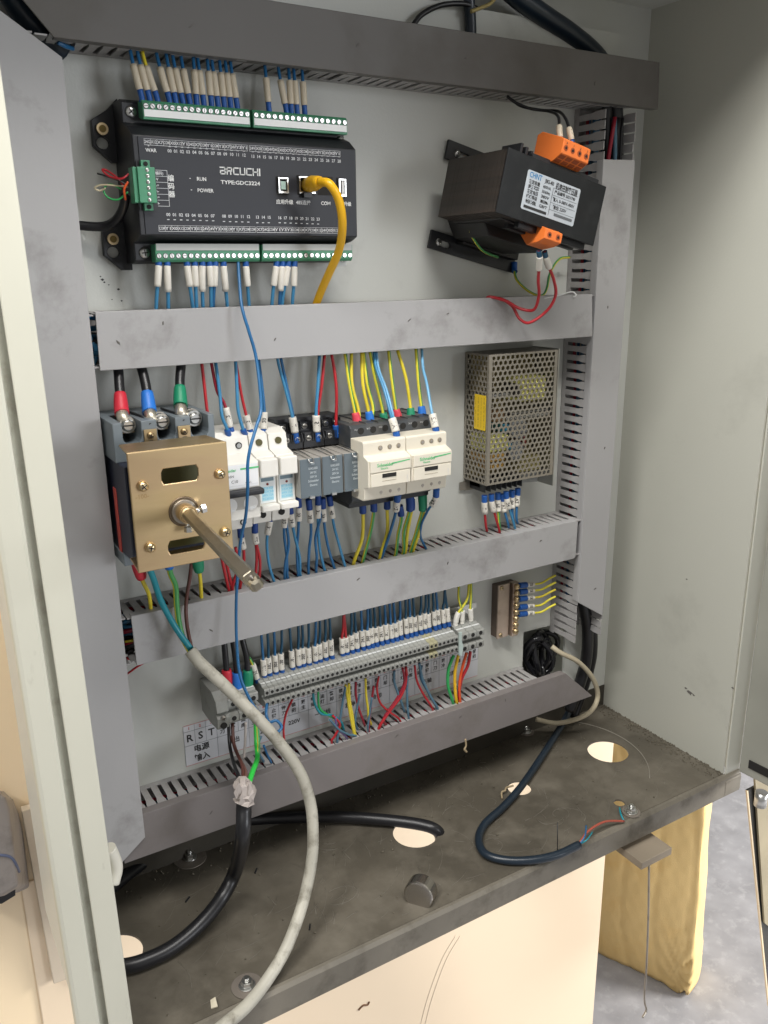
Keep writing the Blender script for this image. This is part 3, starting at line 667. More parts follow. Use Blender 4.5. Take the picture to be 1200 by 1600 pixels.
# ================================================================== TRANSFORMER
def transformer():
    t = thing('control_transformer', (.535, 0, -.005), 'tilted black control transformer with a silver rating label and orange terminals', 'transformer')
    A = R(-13.2); org = Vector((.467, 0, .017))
    Mt = Matrix.Translation(org) @ Matrix.Rotation(-A, 4, 'Y')   # local u along +x, v along +z
    # local: u 0..~.118, v 0..~.092
    def u(px, py, y): q = Mt.inverted() @ P(px, py, y=y); return q
    y1 = -.112
    c = [u(792,234,y1), u(944,291,y1), u(924,385,y1), u(775,330,y1)]
    u0 = (c[0].x+c[3].x)/2; u1 = (c[1].x+c[2].x)/2; v0 = (c[2].z+c[3].z)/2; v1 = (c[0].z+c[1].z)/2
    print('transformer', u0, u1, v0, v1)
    bw = u1+.004
    def foot(v, hs):
        b = MB(); hh = []
        for hx in hs: hh.append([(hx-.009+.0028*math.cos(a), v+.0065+.0028*math.sin(a)) for a in [math.pi/2+i*math.pi/6 for i in range(7)]] + [(hx+.004+.0028*math.cos(a), v+.0065+.0028*math.sin(a)) for a in [-math.pi/2+i*math.pi/6 for i in range(7)]])
        b.prism([(0,v-.001),(bw,v-.001),(bw,v+.016),(0,v+.016)], -.0045, -.0015, BLACKP, 'y', hh, M=Mt); b.build('mounting_foot', t, bevel=.0004)
        for hx in hs:
            b = MB(); p = Mt @ Vector((hx-.008,-.0045,v+.0065)); screw(b, p.x, p.y, p.z, .0034, STEEL, h=.002); b.build('mounting_screw', t)
    foot(0, (.018,)); foot(.082, (.020,))
    b = MB()
    # laminated core: many thin plates seen edge on from the left
    n = 44; ya, yb = -.030, y1
    b.box(u0+.0006, u1-.0006, yb+.001, ya, v0+.002, v1-.0006, LAM, M=Mt)
    b.build('core', t)
    first = None
    for i in range(n):
        y = ya + (yb-ya)*i/n; ww = .0007 if i % 7 else .0
        if first is None:
            m_ = MB(); m_.box(u0-.0002, u1, -.00098, .00098, v0+.0005, v1, LAM, M=Mt); m_.v = [q+Vector((0,y,0)) for q in m_.v]; first = m_.build('lamination', t, origin=Vector((.5,y,.05)))
        else: copy_part(first, t, Vector((.5+random.uniform(-.00012,.00012), y, .05+random.uniform(-.00012,.00012))))
    b = MB(); b.box(u0-.0008, u1+.0008, y1-.0022, y1-.0005, v0-.0005, v1+.0008, mat('black_lacquer', (.010,.011,.012), .50, var=.25, dirt=(.04,.042,.042), dirt_amt=.4, dscale=40, spec=.3), M=Mt); b.build('front_plate', t, bevel=.0006)
    CO = mat('coil_varnish', (.007,.006,.006), .45, var=.3)
    # coil bobbin: below and above the core
    b = MB(); b.prism([(u0+.018, v0-.001),(u1-.012, v0-.001),(u1-.02, v0+.014),(u0+.010, v0+.014)], -.100, -.030, CO, M=Mt)
    b.cyl(Mt@Vector((u0+.03,-.055,v0+.018)), Mt@Vector((u1-.02,-.055,v0+.018)), .020, CO, 24)
    b.prism([(u0+.030,.012),(u1-.020,.012),(u1-.010,v0+.014),(u0+.010,v0+.014)], -.070, -.016, CO, M=Mt)
    b.box(.030, bw-.006, -.016, -.0045, .010, .092, CO, M=Mt)
    b.build('coil', t, bevel=.001)
    for v, sg in ((v0-.003,-1),(v1+.001,1)):
        b = MB(); b.box(u0+.030, u1-.004, y1+.004, y1+.010, v-.002, v+.005, BLACKP, M=Mt); b.box(u0+.030, u1-.004, y1+.018, y1+.024, v-.002, v+.006, BLACKP, M=Mt)
        if sg > 0:
            for k in range(5): b.box(u0+.022+k*.006, u0+.025+k*.006, y1+.012, y1+.038, v, v+.012-k*.0015, BLACKP, M=Mt)
        b.build('bobbin_flange', t, bevel=.0005)
    # rating label
    ly = y1-.0024; q = [u(826,265,ly), u(909,296,ly), u(894,354,ly), u(813,325,ly)]
    a0 = (q[0].x+q[3].x)/2; a1 = (q[1].x+q[2].x)/2; b0 = (q[2].z+q[3].z)/2; b1 = (q[0].z+q[1].z)/2
    b = MB(); r = .0015
    pl = [(a0,b0+r),(a0+r*.3,b0+r*.3),(a0+r,b0),(a1-r,b0),(a1-r*.3,b0+r*.3),(a1,b0+r),(a1,b1-r),(a1-r*.3,b1-r*.3),(a1-r,b1),(a0+r,b1),(a0+r*.3,b1-r*.3),(a0,b1-r)]
    b.prism(pl, ly, ly+.0002, SILVER, M=Mt); lab = b.build('rating_label', t)
    b = MB(); yy = ly-.0002; W_ = a1-a0; H_ = b1-b0
    blu = mat('logo_blue', (.03,.20,.42), .5)
    def tx(s_, fx, fz, size, m=INK, width=None): text(b, s_, a0+fx*W_, b0+fz*H_, yy, size, m, M=Mt, bold=True, width=width)
    tx('CHNT', .15, .89, .0062, blu, width=.014); tx('JBK5-400', .41, .87, .0046, INK, width=W_*.17); tx('机床控制变压器', .74, .85, .0058, INK, width=W_*.42)
    for i, (l, v) in enumerate((('额定容量','400VA'),('频率','50/60Hz'),('额定电压','380V'),('绝缘等级','B'),('标准','GB/T'))):
        z_ = .72-i*.125; tx(l, .15, z_, .0036, width=W_*.20); tx(v, .38, z_, .0034, width=W_*.15)
    tx('产品编号 5021740', .73, .69, .0034, width=W_*.40); tx('输入 0-380V-400V', .73, .50, .0036, width=W_*.42); tx('输出 220V', .68, .31, .0038, width=W_*.26)
    for fz in (.78,.60,.40,.22): b.box(a0+.50*W_, a0+.97*W_, yy-.00005, yy, b0+fz*H_, b0+fz*H_+.0002, INK, M=Mt)
    b.box(a0+.495*W_, a0+.5*W_, yy-.00005, yy, b0+.06*H_, b0+.78*H_, INK, M=Mt)
    b.box(a0+.04*W_, a0+.46*W_, yy-.00005, yy, b0+.05*H_, b0+.12*H_, INK, M=Mt); tx('检验合格', .25, .085, .003, SILVER)
    b.box(a0+.60*W_, a0+.95*W_, yy-.00005, yy, b0+.10*H_, b0+.17*H_, mat('label_grey', (.12,.13,.14), .5), M=Mt)
    tag(b.build('printed_lettering', lab), kind='stuff')
    # orange terminals
    def orange(name, ub, vb, wid, n, flip):
        b = MB(); s_ = -1 if flip else 1
        # cross-section in (y, v)
        ys = y1+.016
        if not flip: prof = [(ys+.012,vb),(ys-.014,vb),(ys-.024,vb+.006),(ys-.024,vb+.0175),(ys-.020,vb+.0195),(ys+.006,vb+.027),(ys+.012,vb+.025)]
        else: prof = [(ys+.010,vb),(ys-.016,vb),(ys-.024,vb-.003),(ys-.024,vb-.011),(ys-.016,vb-.014),(ys-.002,vb-.016),(ys+.010,vb-.006)]
        b.prism(prof, ub, ub+wid, ORANGE, 'x', M=Mt); o = b.build(name, t, bevel=.0005)
        b = MB(); dk = mat('deep_orange', (.35,.07,.015), .6)
        for k in range(n):
            uc = ub+(k+.5)*wid/n; zc = vb+.011 if not flip else vb-.007
            b.cyl(Mt@Vector((uc,ys-.0243,zc)), Mt@Vector((uc,ys-.0236,zc)), .0024, dk, 12); b.cyl(Mt@Vector((uc,ys-.0246,zc)), Mt@Vector((uc,ys-.0236,zc)), .0012, HOLE, 8)
            if not flip:
                # wire entries on the sloping underside
                for (f0, f1) in ((.12,.45),(.55,.9)):
                    P0 = Vector((0, ys-.014-.010*f0, vb+.006*f0-.0004)); P1 = Vector((0, ys-.014-.010*f1, vb+.006*f1-.0004)); h_ = wid/n*.38
                    b.add([Mt@Vector((uc-h_,P0.y,P0.z)),Mt@Vector((uc+h_,P0.y,P0.z)),Mt@Vector((uc+h_,P1.y,P1.z)),Mt@Vector((uc-h_,P1.y,P1.z))],[(0,1,2,3)],dk)
                text(b, str(k), uc, vb+.0148, ys-.0245, .0024, INK, M=Mt, bold=True)
        tag(b.build('clamp_openings', o), kind='stuff')
    orange('orange_terminal_block', u0+.050, v1+.0045, .032, 4, False)
    orange('orange_terminal_block', u0+.051, v0+.002, .020, 2, True)
    return Mt, u0, u1, v0, v1, y1
TR = transformer()
# ================================================================== MOULDED CASE BREAKER
def mccb():
    t = thing('main_breaker', (.180, -.045, -.245), 'grey moulded case breaker behind a gold bracket plate with a long operating shaft', 'breaker')
    x0, x1 = .1415, .2190
    b = MB(); prof = [(-.012,-.107),(-.050,-.107),(-.074,-.1095),(-.075,-.137),(-.070,-.139),(-.012,-.139)]
    w3 = (x1-x0)/3
    # top block with three U-shaped terminal recesses, built as pieces
    def U(xc, r, zb):   # U outline opening upward
        return [(xc-r,-.1085),(xc-r,zb)] + [(xc-r*math.cos(a), zb-r*math.sin(a)) for a in [i*math.pi/8 for i in range(1,8)]] + [(xc+r,zb),(xc+r,-.1085)]
    out = [(x0,-.1085)]
    for k in range(3): out += U(x0+w3*(k+.5)+.001, .0070, -.1195)
    out += [(x1,-.1085),(x1,-.138),(x0,-.138)]
    b.prism(out, -.075, -.034, MCCBG); b.box(x0, x1, -.034, -.010, -.138, -.1085, MCCBG)
    b.build('terminal_cover', t, bevel=.0006)
    b = MB(); b.box(x0+.0015, x1-.0015, -.092, -.010, -.212, -.138, NAVY); b.build('body', t, bevel=.001)
    b = MB(); b.box(x0+.0005, x1-.0005, -.066, -.010, -.222, -.212, MCCBG); b.build('lower_terminal_cover', t, bevel=.001)
    b = MB()
    for z, s_ in ((-.165,'▲'),(-.185,'100A'),(-.205,'380V')): b.box(x0+.0009, x0+.0014, -.060, -.052, z-.016, z+.004, REDP)
    b.build('red_side_print', t)
    for k in range(3):
        xc = x0+w3*(k+.5)+.001
        b = MB(); b.box(xc-.0062, xc+.0062, -.058, -.034, -.1195, -.1185, BRASS); b.box(xc-.0058,xc+.0058,-.0345,-.034,-.135,-.109,HOLE)
        b.cyl((xc,-.058,-.1125),(xc,-.064,-.1125),.0062,STEEL,18); b.cyl((xc,-.064,-.1125),(xc,-.0665,-.1125),.0050,STEEL,18,.0035); b.box(xc-.0042,xc+.0042,-.0668,-.0662,-.1130,-.1120,HOLE)
        b.cyl((xc,-.056,-.1125),(xc,-.058,-.1125),.0070,DSTEEL,18)
        b.build('terminal_screw', t)
    for k in range(2):
        xc = x0+w3*(k+1)+.001
        b = MB(); b.prism(rect(xc-.0048, xc+.0048, -.1340, -.1150), -.0770, -.0755, GOLD, 'y', [rect(xc-.0016, xc+.0016, -.1300, -.1235)])
        screw(b, xc, -.0772, -.1195, .0027, GOLD, h=.0018); b.build('clamp_plate', t, bevel=.0002)
        b = MB(); b.tube([Vector((xc-.004,-.035,-.1070)), Vector((xc-.001,-.055,-.1078)), Vector((xc+.001,-.075,-.1115))], .0011, BLACKP, 6); b.build('phase_barrier', t)
    # bracket plate
    px0, px1, pz0, pz1 = .1362, .2075, -.2060, -.1195
    def slot(x0, x1, z0, z1):
        r = .0028; pts = [(x0+r*.2,z0),(x1-r*.2,z0),(x1+r*.35,z0+(z1-z0)*.3),(x1+r*.35,z0+(z1-z0)*.7),(x1-r*.2,z1),(x0+r*.2,z1),(x0-r*.35,z0+(z1-z0)*.7),(x0-r*.35,z0+(z1-z0)*.3)]
        return pts
    h = [slot(.1595,.1840,-.1445,-.1335), slot(.1600,.1845,-.1965,-.1865)]
    b = MB(); b.prism(rect(px0,px1,pz0,pz1), -.1310, -.1294, GOLD, 'y', h)
    b.prism([(px0+.0003,-.1294),(px1-.0003,-.1294),(px1-.004,-.098),(px0+.003,-.098)], pz1-.0016, pz1, GOLD, 'z')
    b.prism([(px0+.0003,-.1294),(px1-.0003,-.1294),(px1-.004,-.098),(px0+.003,-.098)], pz0, pz0+.0016, GOLD, 'z')
    t2 = b.build('bracket_plate', t, bevel=.0009, seg=3)
    b = MB(); b.box(px0+.010, px1-.010, -.100, -.094, pz0+.004, pz1-.004, mat('olive_carrier', (.10,.10,.035), .5)); b.build('mechanism_carrier', t)
    b = MB()
    text(b, '-100-', .1440, -.1510, -.13105, .0044, mat('stamp_mark', (.42,.28,.13), .5, .8), bold=True); b.build('stamped_number', t2)
    for x, z in ((.1450,-.1435),(.2008,-.1425),(.1462,-.1880),(.2018,-.1865)):
        b = MB(); b.cyl((x,-.131,z),(x,-.1322,z),.0040,GOLD,20); screw(b, x, -.1322, z, .0036, BRASS, h=.0026); b.build('plate_screw', t2)
    b = MB(); xc, zc = .1722, -.1660
    for (r0, r1, y0, y1, m_) in ((.0112,.0106,-.1311,-.1318,mat('dark_washer', (.16,.12,.08), .4, .9)),(.0095,.0088,-.1318,-.1335,DSTEEL),(.0068,.0066,-.133,-.142,GOLD)):
        b.cyl((xc,y0,zc),(xc,y1,zc),r0,m_,28,r1)
    b.cyl((xc,-.142,zc),(xc,-.1435,zc),.0060,GOLD,28,.0048)
    b.build('shaft_collar', t, bevel=.0003)
    for (dx, dz) in ((.0105,.0016),(.0004,-.0098)):
        b = MB(); a = Vector((xc+dx*.5,-.138,zc+dz*.5)); e = Vector((xc+dx,-.138,zc+dz)); b.cyl(a, e, .0018, STEEL, 10); d = (e-a).normalized()
        b.cyl(e, e+d*.0034, .0034, STEEL, 6, smooth=False); b.build('set_screw', t)
    # square shaft
    a = Vector((xc+.0005,-.136,zc)); e = Vector((.1575,-.300,-.1640)); d = (e-a).normalized(); b = MB()
    u_ = Vector((1,0,.55)); u_ = (u_-d*u_.dot(d)).normalized(); v_ = d.cross(u_); hs = .0041; ch = .0014
    def ring(c, s_): return [c+u_*(x*s_)+v_*(z*s_) for x, z in ((hs,hs-ch),(hs-ch,hs),(-hs+ch,hs),(-hs,hs-ch),(-hs,-hs+ch),(-hs+ch,-hs),(hs-ch,-hs),(hs,-hs+ch))]
    rr = [ring(a,1), ring(e-d*.013,1), ring(e-d*.0122,.90), ring(e-d*.009,.88), ring(e-d*.0083,.98), ring(e-d*.0035,.94), ring(e-d*.001,.72), ring(e,.40)]
    vs = [q for r_ in rr for q in r_]; fs = [(k*8+i,k*8+(i+1)%8,(k+1)*8+(i+1)%8,(k+1)*8+i) for k in range(len(rr)-1) for i in range(8)]+[tuple(range(8)), tuple(reversed(range((len(rr)-1)*8,len(rr)*8)))]
    b.add(vs, fs, SHAFTM); b.fix = True; sh = b.build('operating_shaft', t)
    b = MB(); b.cyl(e-d*.003+v_*.003, e-d*.003+v_*.0065, .0011, DSTEEL, 8); b.build('cross_pin', sh)
mccb()
# ================================================================== DIN RAILS
def rail(name, x0, x1, zc, label):
    b = MB(); b.prism([(-.0001,zc-.012),(-.0075,zc-.012),(-.0075,zc-.0175),(-.0088,zc-.0175),(-.0088,zc-.0108),(-.0013,zc-.0108),(-.0013,zc+.0108),(-.0088,zc+.0108),(-.0088,zc+.0175),(-.0075,zc+.0175),(-.0075,zc+.012),(-.0001,zc+.012)], x0, x1, STEEL, 'x')
    tag(b.build(name), label, 'rail')
rail('mounting_rail', .215, .470, -.172, 'zinc mounting rail behind the breakers, relays and contactors')
rail('mounting_rail', .225, .530, -.376, 'zinc mounting rail behind the long row of grey terminals')
# ================================================================== MINIATURE BREAKER AND FUSE HOLDERS
GL = ('Schneider', 'Electric')
def mcb():
    x0, x1 = .2200, .2560
    t = thing('miniature_breaker', ((x0+x1)/2, -.009, -.214), 'white two-pole miniature breaker with black toggle beside the gold plate', 'breaker')
    b = MB()
    prof = [(-.009,-.1300),(-.044,-.1300),(-.050,-.1345),(-.052,-.1475),(-.068,-.1510),(-.0705,-.1515),(-.0705,-.1760),(-.070,-.1990),(-.052,-.2010),(-.050,-.2130),(-.009,-.2140)]
    b.prism(prof, x0, x1-.0003, WHITED, 'x'); b.build('body', t, bevel=.0006)
    b = MB(); b.box(x0+.001, x1-.0015, -.0712, -.0706, -.1715, -.1525, mat('white_label', (.80,.81,.82), .4)); lab = b.build('front_label', t)
    b = MB(); q = P(390,731,y=-.0714); b.box(q.x-.008, q.x+.0080, -.0714, -.0713, q.z-.0008, q.z+.0006, GINK); text(b, 'Schneider', .2290, q.z-.0006, -.0714, .0034, GINK, bold=True)
    text(b, 'iC65N', .2300, q.z-.0055, -.0714, .0028, INK); text(b, 'C10', .2340, q.z-.0100, -.0714, .0034, INK); text(b, '400V~', .2460, q.z-.0120, -.0714, .0022, INK); b.box(x0+.001,x1-.002,-.0714,-.0713,-.1695,-.1693,GREYPR)
    tag(b.build('printed_lettering', lab), kind='stuff')
    b = MB(); b.box(x0+.0010, x1+.0005, -.0795, -.0700, -.1775, -.1725, BLACKP); b.build('toggle', t, bevel=.0016, seg=3)
    b = MB(); b.box(x0+.001, x1-.001, -.0709, -.0704, -.1900, -.1782, mat('window_grey', (.42,.40,.36), .35))
    for k in (0, 1):
        xc = x0+.009+k*.018; b.cyl((xc,-.0712,-.1855),(xc,-.0705,-.1855),.0062,mat('glossy_white',(.80,.79,.76),.2),20); b.box(xc-.0035,xc+.0035,-.0716,-.0711,-.1905,-.1885,WHITEP)
    b.build('indicator_window', t)
    b = MB()
    for k in (0, 1):
        xc = x0+.009+k*.018
        for z in (-.1410, -.2070): b.cyl((xc,-.0518,z),(xc,-.0505,z),.0028,HOLE,14); b.cyl((xc,-.0522,z),(xc,-.0515,z),.0020,STEEL,12)
    tag(b.build('terminal_screws', t), kind='stuff')
mcb()
def fuse(x0, label):
    x1 = x0+.0170
    t = thing('fuse_holder', ((x0+x1)/2, -.009, -.214), label, 'fuse holder', 'fuse holders beside the miniature breaker')
    b = MB(); prof = [(-.009,-.1310),(-.040,-.1310),(-.050,-.1345),(-.052,-.1470),(-.0640,-.1500),(-.0640,-.1950),(-.052,-.1975),(-.050,-.2110),(-.009,-.2120)]
    b.prism(prof, x0, x1-.0004, WHITED, 'x'); b.build('body', t, bevel=.0006)
    b = MB(); b.box(x0+.0004, x1-.0010, -.0725, -.0630, -.1660, -.1508, WHITED); b.build('pull_lever', t, bevel=.0010)
    b = MB(); b.box(x0+.0003, x1-.0006, -.0712, -.0630, -.1960, -.1905, WHITED); b.build('lower_ridge', t, bevel=.0010)
    b = MB(); b.box(x0+.0018, x1-.0018, -.0648, -.0641, -.1895, -.1670, mat('bluish_label', (.74,.78,.78), .4)); lab = b.build('front_label', t)
    b = MB(); xc = (x0+x1)/2; b.box(x0+.0028,x1-.0028,-.0650,-.0648,-.1710,-.1680,mat('slate_ink', (.17,.25,.29), .5))
    b.cyl((xc,-.0652,-.1735),(xc,-.0645,-.1735),.0011,mat('neon_red', (.20,.02,.015), .3),10)
    for i, s_ in enumerate(('RT18-32X','10X38','690V 32A','IEC60269')): text(b, s_, xc, -.1770-i*.0030, -.0651, .0027, LBINK, bold=True, width=.010)
    b.box(x0+.0032,x1-.0034,-.06495,-.0648,-.1878,-.1758,mat('pale_blue_print', (.45,.68,.76), .5))
    tag(b.build('printed_lettering', lab), kind='stuff')
    b = MB()
    for z in (-.1405, -.2035): b.cyl((xc,-.0522,z),(xc,-.0508,z),.0029,mat('olive_hole', (.09,.08,.025), .5) if z > -.17 else HOLE,16)
    b.build('terminal_opening', t)
fuse(.2565, 'white fuse holder touching the two-pole miniature breaker, left of the pair')
fuse(.2740, 'white fuse holder next to the small relays, right of the pair')
# ================================================================== RELAYS
def relay(x0, label):
    x1 = x0+.0205; xc = (x0+x1)/2
    t = thing('plug_in_relay', (xc, -.009, -.195), label, 'relay', 'plug-in relays in black sockets')
    b = MB(); b.box(x0, x1, -.026, -.009, -.200, -.128, BLACKP)
    b.prism([(-.026,-.132),(-.030,-.132),(-.032,-.139),(-.036,-.140),(-.040,-.147),(-.040,-.153),(-.026,-.153)], x0, x1, BLACKP, 'x')
    b.prism([(-.026,-.185),(-.052,-.186),(-.052,-.193),(-.030,-.198),(-.026,-.198)], x0, x1, BLACKP, 'x')
    so = b.build('socket', t, bevel=.0005)
    b = MB()
    for r, (y, z) in enumerate(((-.0300,-.1345),(-.0375,-.1440))):
        for k in range(2):
            xx = x0+.0052+k*.0100
            b.box(xx-.0044, xx-.0038, y-.0035, y+.004, z-.0035, z+.0040, BLACKP); b.box(xx+.0038, xx+.0044, y-.0035, y+.004, z-.0035, z+.0040, BLACKP)
            b.cyl((xx,y-.0005,z),(xx,y-.0030,z-.0006),.0024,STEEL,12); b.box(xx-.0018,xx+.0018,y-.0034,y-.0030,z-.0010,z-.0004,HOLE)
    tag(b.build('terminal_screws', so), kind='stuff')
    b = MB(); b.box(x0+.0004, x1-.0004, -.0735, -.0300, -.1885, -.1545, mat('relay_case_grey', (.33,.31,.28), .45, var=.06)); b.build('relay_case', t, bevel=.0006)
    b = MB(); b.box(x0+.0006, x1-.0006, -.0745, -.0733, -.1883, -.1547, mat('relay_face', (.115,.145,.165), .4, var=.05)); fc = b.build('front_face', t, bevel=.0004)
    b = MB()
    for i, (s_, w_) in enumerate((('⎓',.003),('RXM2LB2BD',.0085),('24V DC',.006),('250V 5A',.0065),('Schneider',.010),('Electric',.007))): text(b, s_, xc+.0022, -.1595-i*.0036, -.0747, .0027, mat('pale_print', (.50,.55,.57), .5), bold=True, width=w_)
    tag(b.build('printed_lettering', fc), kind='stuff')
    b = MB(); b.tube([Vector((xc-.004,-.040,-.1530)),Vector((xc-.003,-.060,-.1532)),Vector((xc-.002,-.0755,-.1545)),Vector((xc-.002,-.0770,-.1575))], .0005, STEEL, 5)
    b.tube([Vector((xc+.003,-.040,-.1530)),Vector((xc+.0025,-.060,-.1532)),Vector((xc+.002,-.0755,-.1545)),Vector((xc+.002,-.0770,-.1575)),Vector((xc-.002,-.0770,-.1575))], .0005, STEEL, 5)
    b.box(xc-.0022,xc+.0022,-.0765,-.0740,-.1888,-.1868,STEEL); b.build('retaining_clip', t)
relay(.2905, 'grey-faced plug-in relay next to the white fuse holder, leftmost of three')
relay(.3115, 'grey-faced plug-in relay between two others, middle of three')
relay(.3325, 'grey-faced plug-in relay partly behind the left contactor, rightmost of three')
# ================================================================== CONTACTORS
def contactor(x0, label):
    x1 = x0+.0436; xc = (x0+x1)/2
    t = thing('contactor', (xc, -.009, -.205), label, 'contactor', 'cream contactors beside the relays')
    b = MB(); b.prism([(-.009,-.1330),(-.060,-.1335),(-.0625,-.1360),(-.0625,-.2020),(-.058,-.2060),(-.009,-.2060)], x0, x1-.0004, DGREY, 'x'); b.build('rear_body', t, bevel=.0006)
    b = MB(); b.box(x0+.0003, x1-.0006, -.056, -.009, -.2100, -.2061, BLACKP); b.build('lower_terminal_block', t, bevel=.0005)
    b = MB()
    for k in range(3):
        xx = x0+.0105+k*.0125; b.cyl((xx,-.0629,-.1390),(xx,-.0615,-.1390),.0030,HOLE,16); b.box(xx-.0045,xx+.0045,-.050,-.020,-.1336,-.1329,mat('slot_grey', (.12,.115,.105), .6))
        b.box(xx+.0052,xx+.0056,-.062,-.012,-.1332,-.1322,DGREY); text(b, ('1/L1','3/L2','5/L3')[k], xx-.005, -.1375, -.0627, .0020, GREYPR)
    tag(b.build('terminal_openings', t), kind='stuff')
    b = MB(); prof = [(-.0622,-.1440),(-.083,-.1440),(-.0845,-.1452),(-.0845,-.1565),(-.0900,-.1585),(-.0925,-.1595),(-.0925,-.1830),(-.0855,-.1850),(-.0845,-.1955),(-.083,-.1968),(-.0622,-.1968)]
    b.prism(prof, x0, x1-.0005, CREAMD, 'x'); b.build('cream_cover', t, bevel=.0006)
    b = MB(); b.box(x0+.0015, x1-.0010, -.0940, -.0924, -.1700, -.1598, CREAMD); b.build('label_carrier', t, bevel=.0004)
    b = MB(); b.box(x0+.0020, x1-.0015, -.0938, -.0924, -.1826, -.1710, CREAMD); dr = b.build('front_door', t, bevel=.0004)
    b = MB(); b.box(xc-.0085, xc+.0055, -.0942, -.0938, -.1752, -.1718, HOLE); b.build('slider_window', dr)
    b = MB(); b.box(xc-.0085, xc+.0055, -.0940, -.0938, -.1784, -.1780, mat('tan_groove', (.35,.30,.22), .6)); b.build('groove', dr)
    b = MB(); q = -.1632; text(b, 'Schneider', xc-.0055, q-.0008, -.0942, .0042, GINK, bold=True); text(b, 'Electric', xc-.0065, q-.0038, -.0942, .0024, GINK, bold=True); b.add([(xc+.0010,-.0942,q-.0010),(xc+.0195,-.0942,q+.0006),(xc+.0195,-.0942,q+.0015),(xc+.0010,-.0942,q+.0003)],[(0,1,2,3)],GINK)
    text(b, 'LC1D09', xc+.017, -.1790, -.0940, .0020, GREYPR, rot=R(90)); tag(b.build('printed_lettering', t), kind='stuff')
    b = MB(); br = mat('screw_shadow', (.30,.25,.17), .5)
    for k, xx in enumerate((x0+.0170, x0+.0265, x0+.0355)):
        for z in (-.1510, -.1905):
            b.cyl((xx,-.0848,z),(xx,-.0840,z),.0022,br,14); b.cyl((xx,-.0852,z),(xx,-.0846,z),.0015,DSTEEL,12)
    tag(b.build('coil_terminal_screws', t), kind='stuff')
    b = MB(); b.box(x0+.002, x1-.002, -.060, -.035, -.1995, -.1965, CREAMD); b.build('lower_flap', t)
contactor(.3462, 'cream contactor with green lettering directly beside the relays')
contactor(.3900, 'cream contactor with green lettering at the right end of the row')
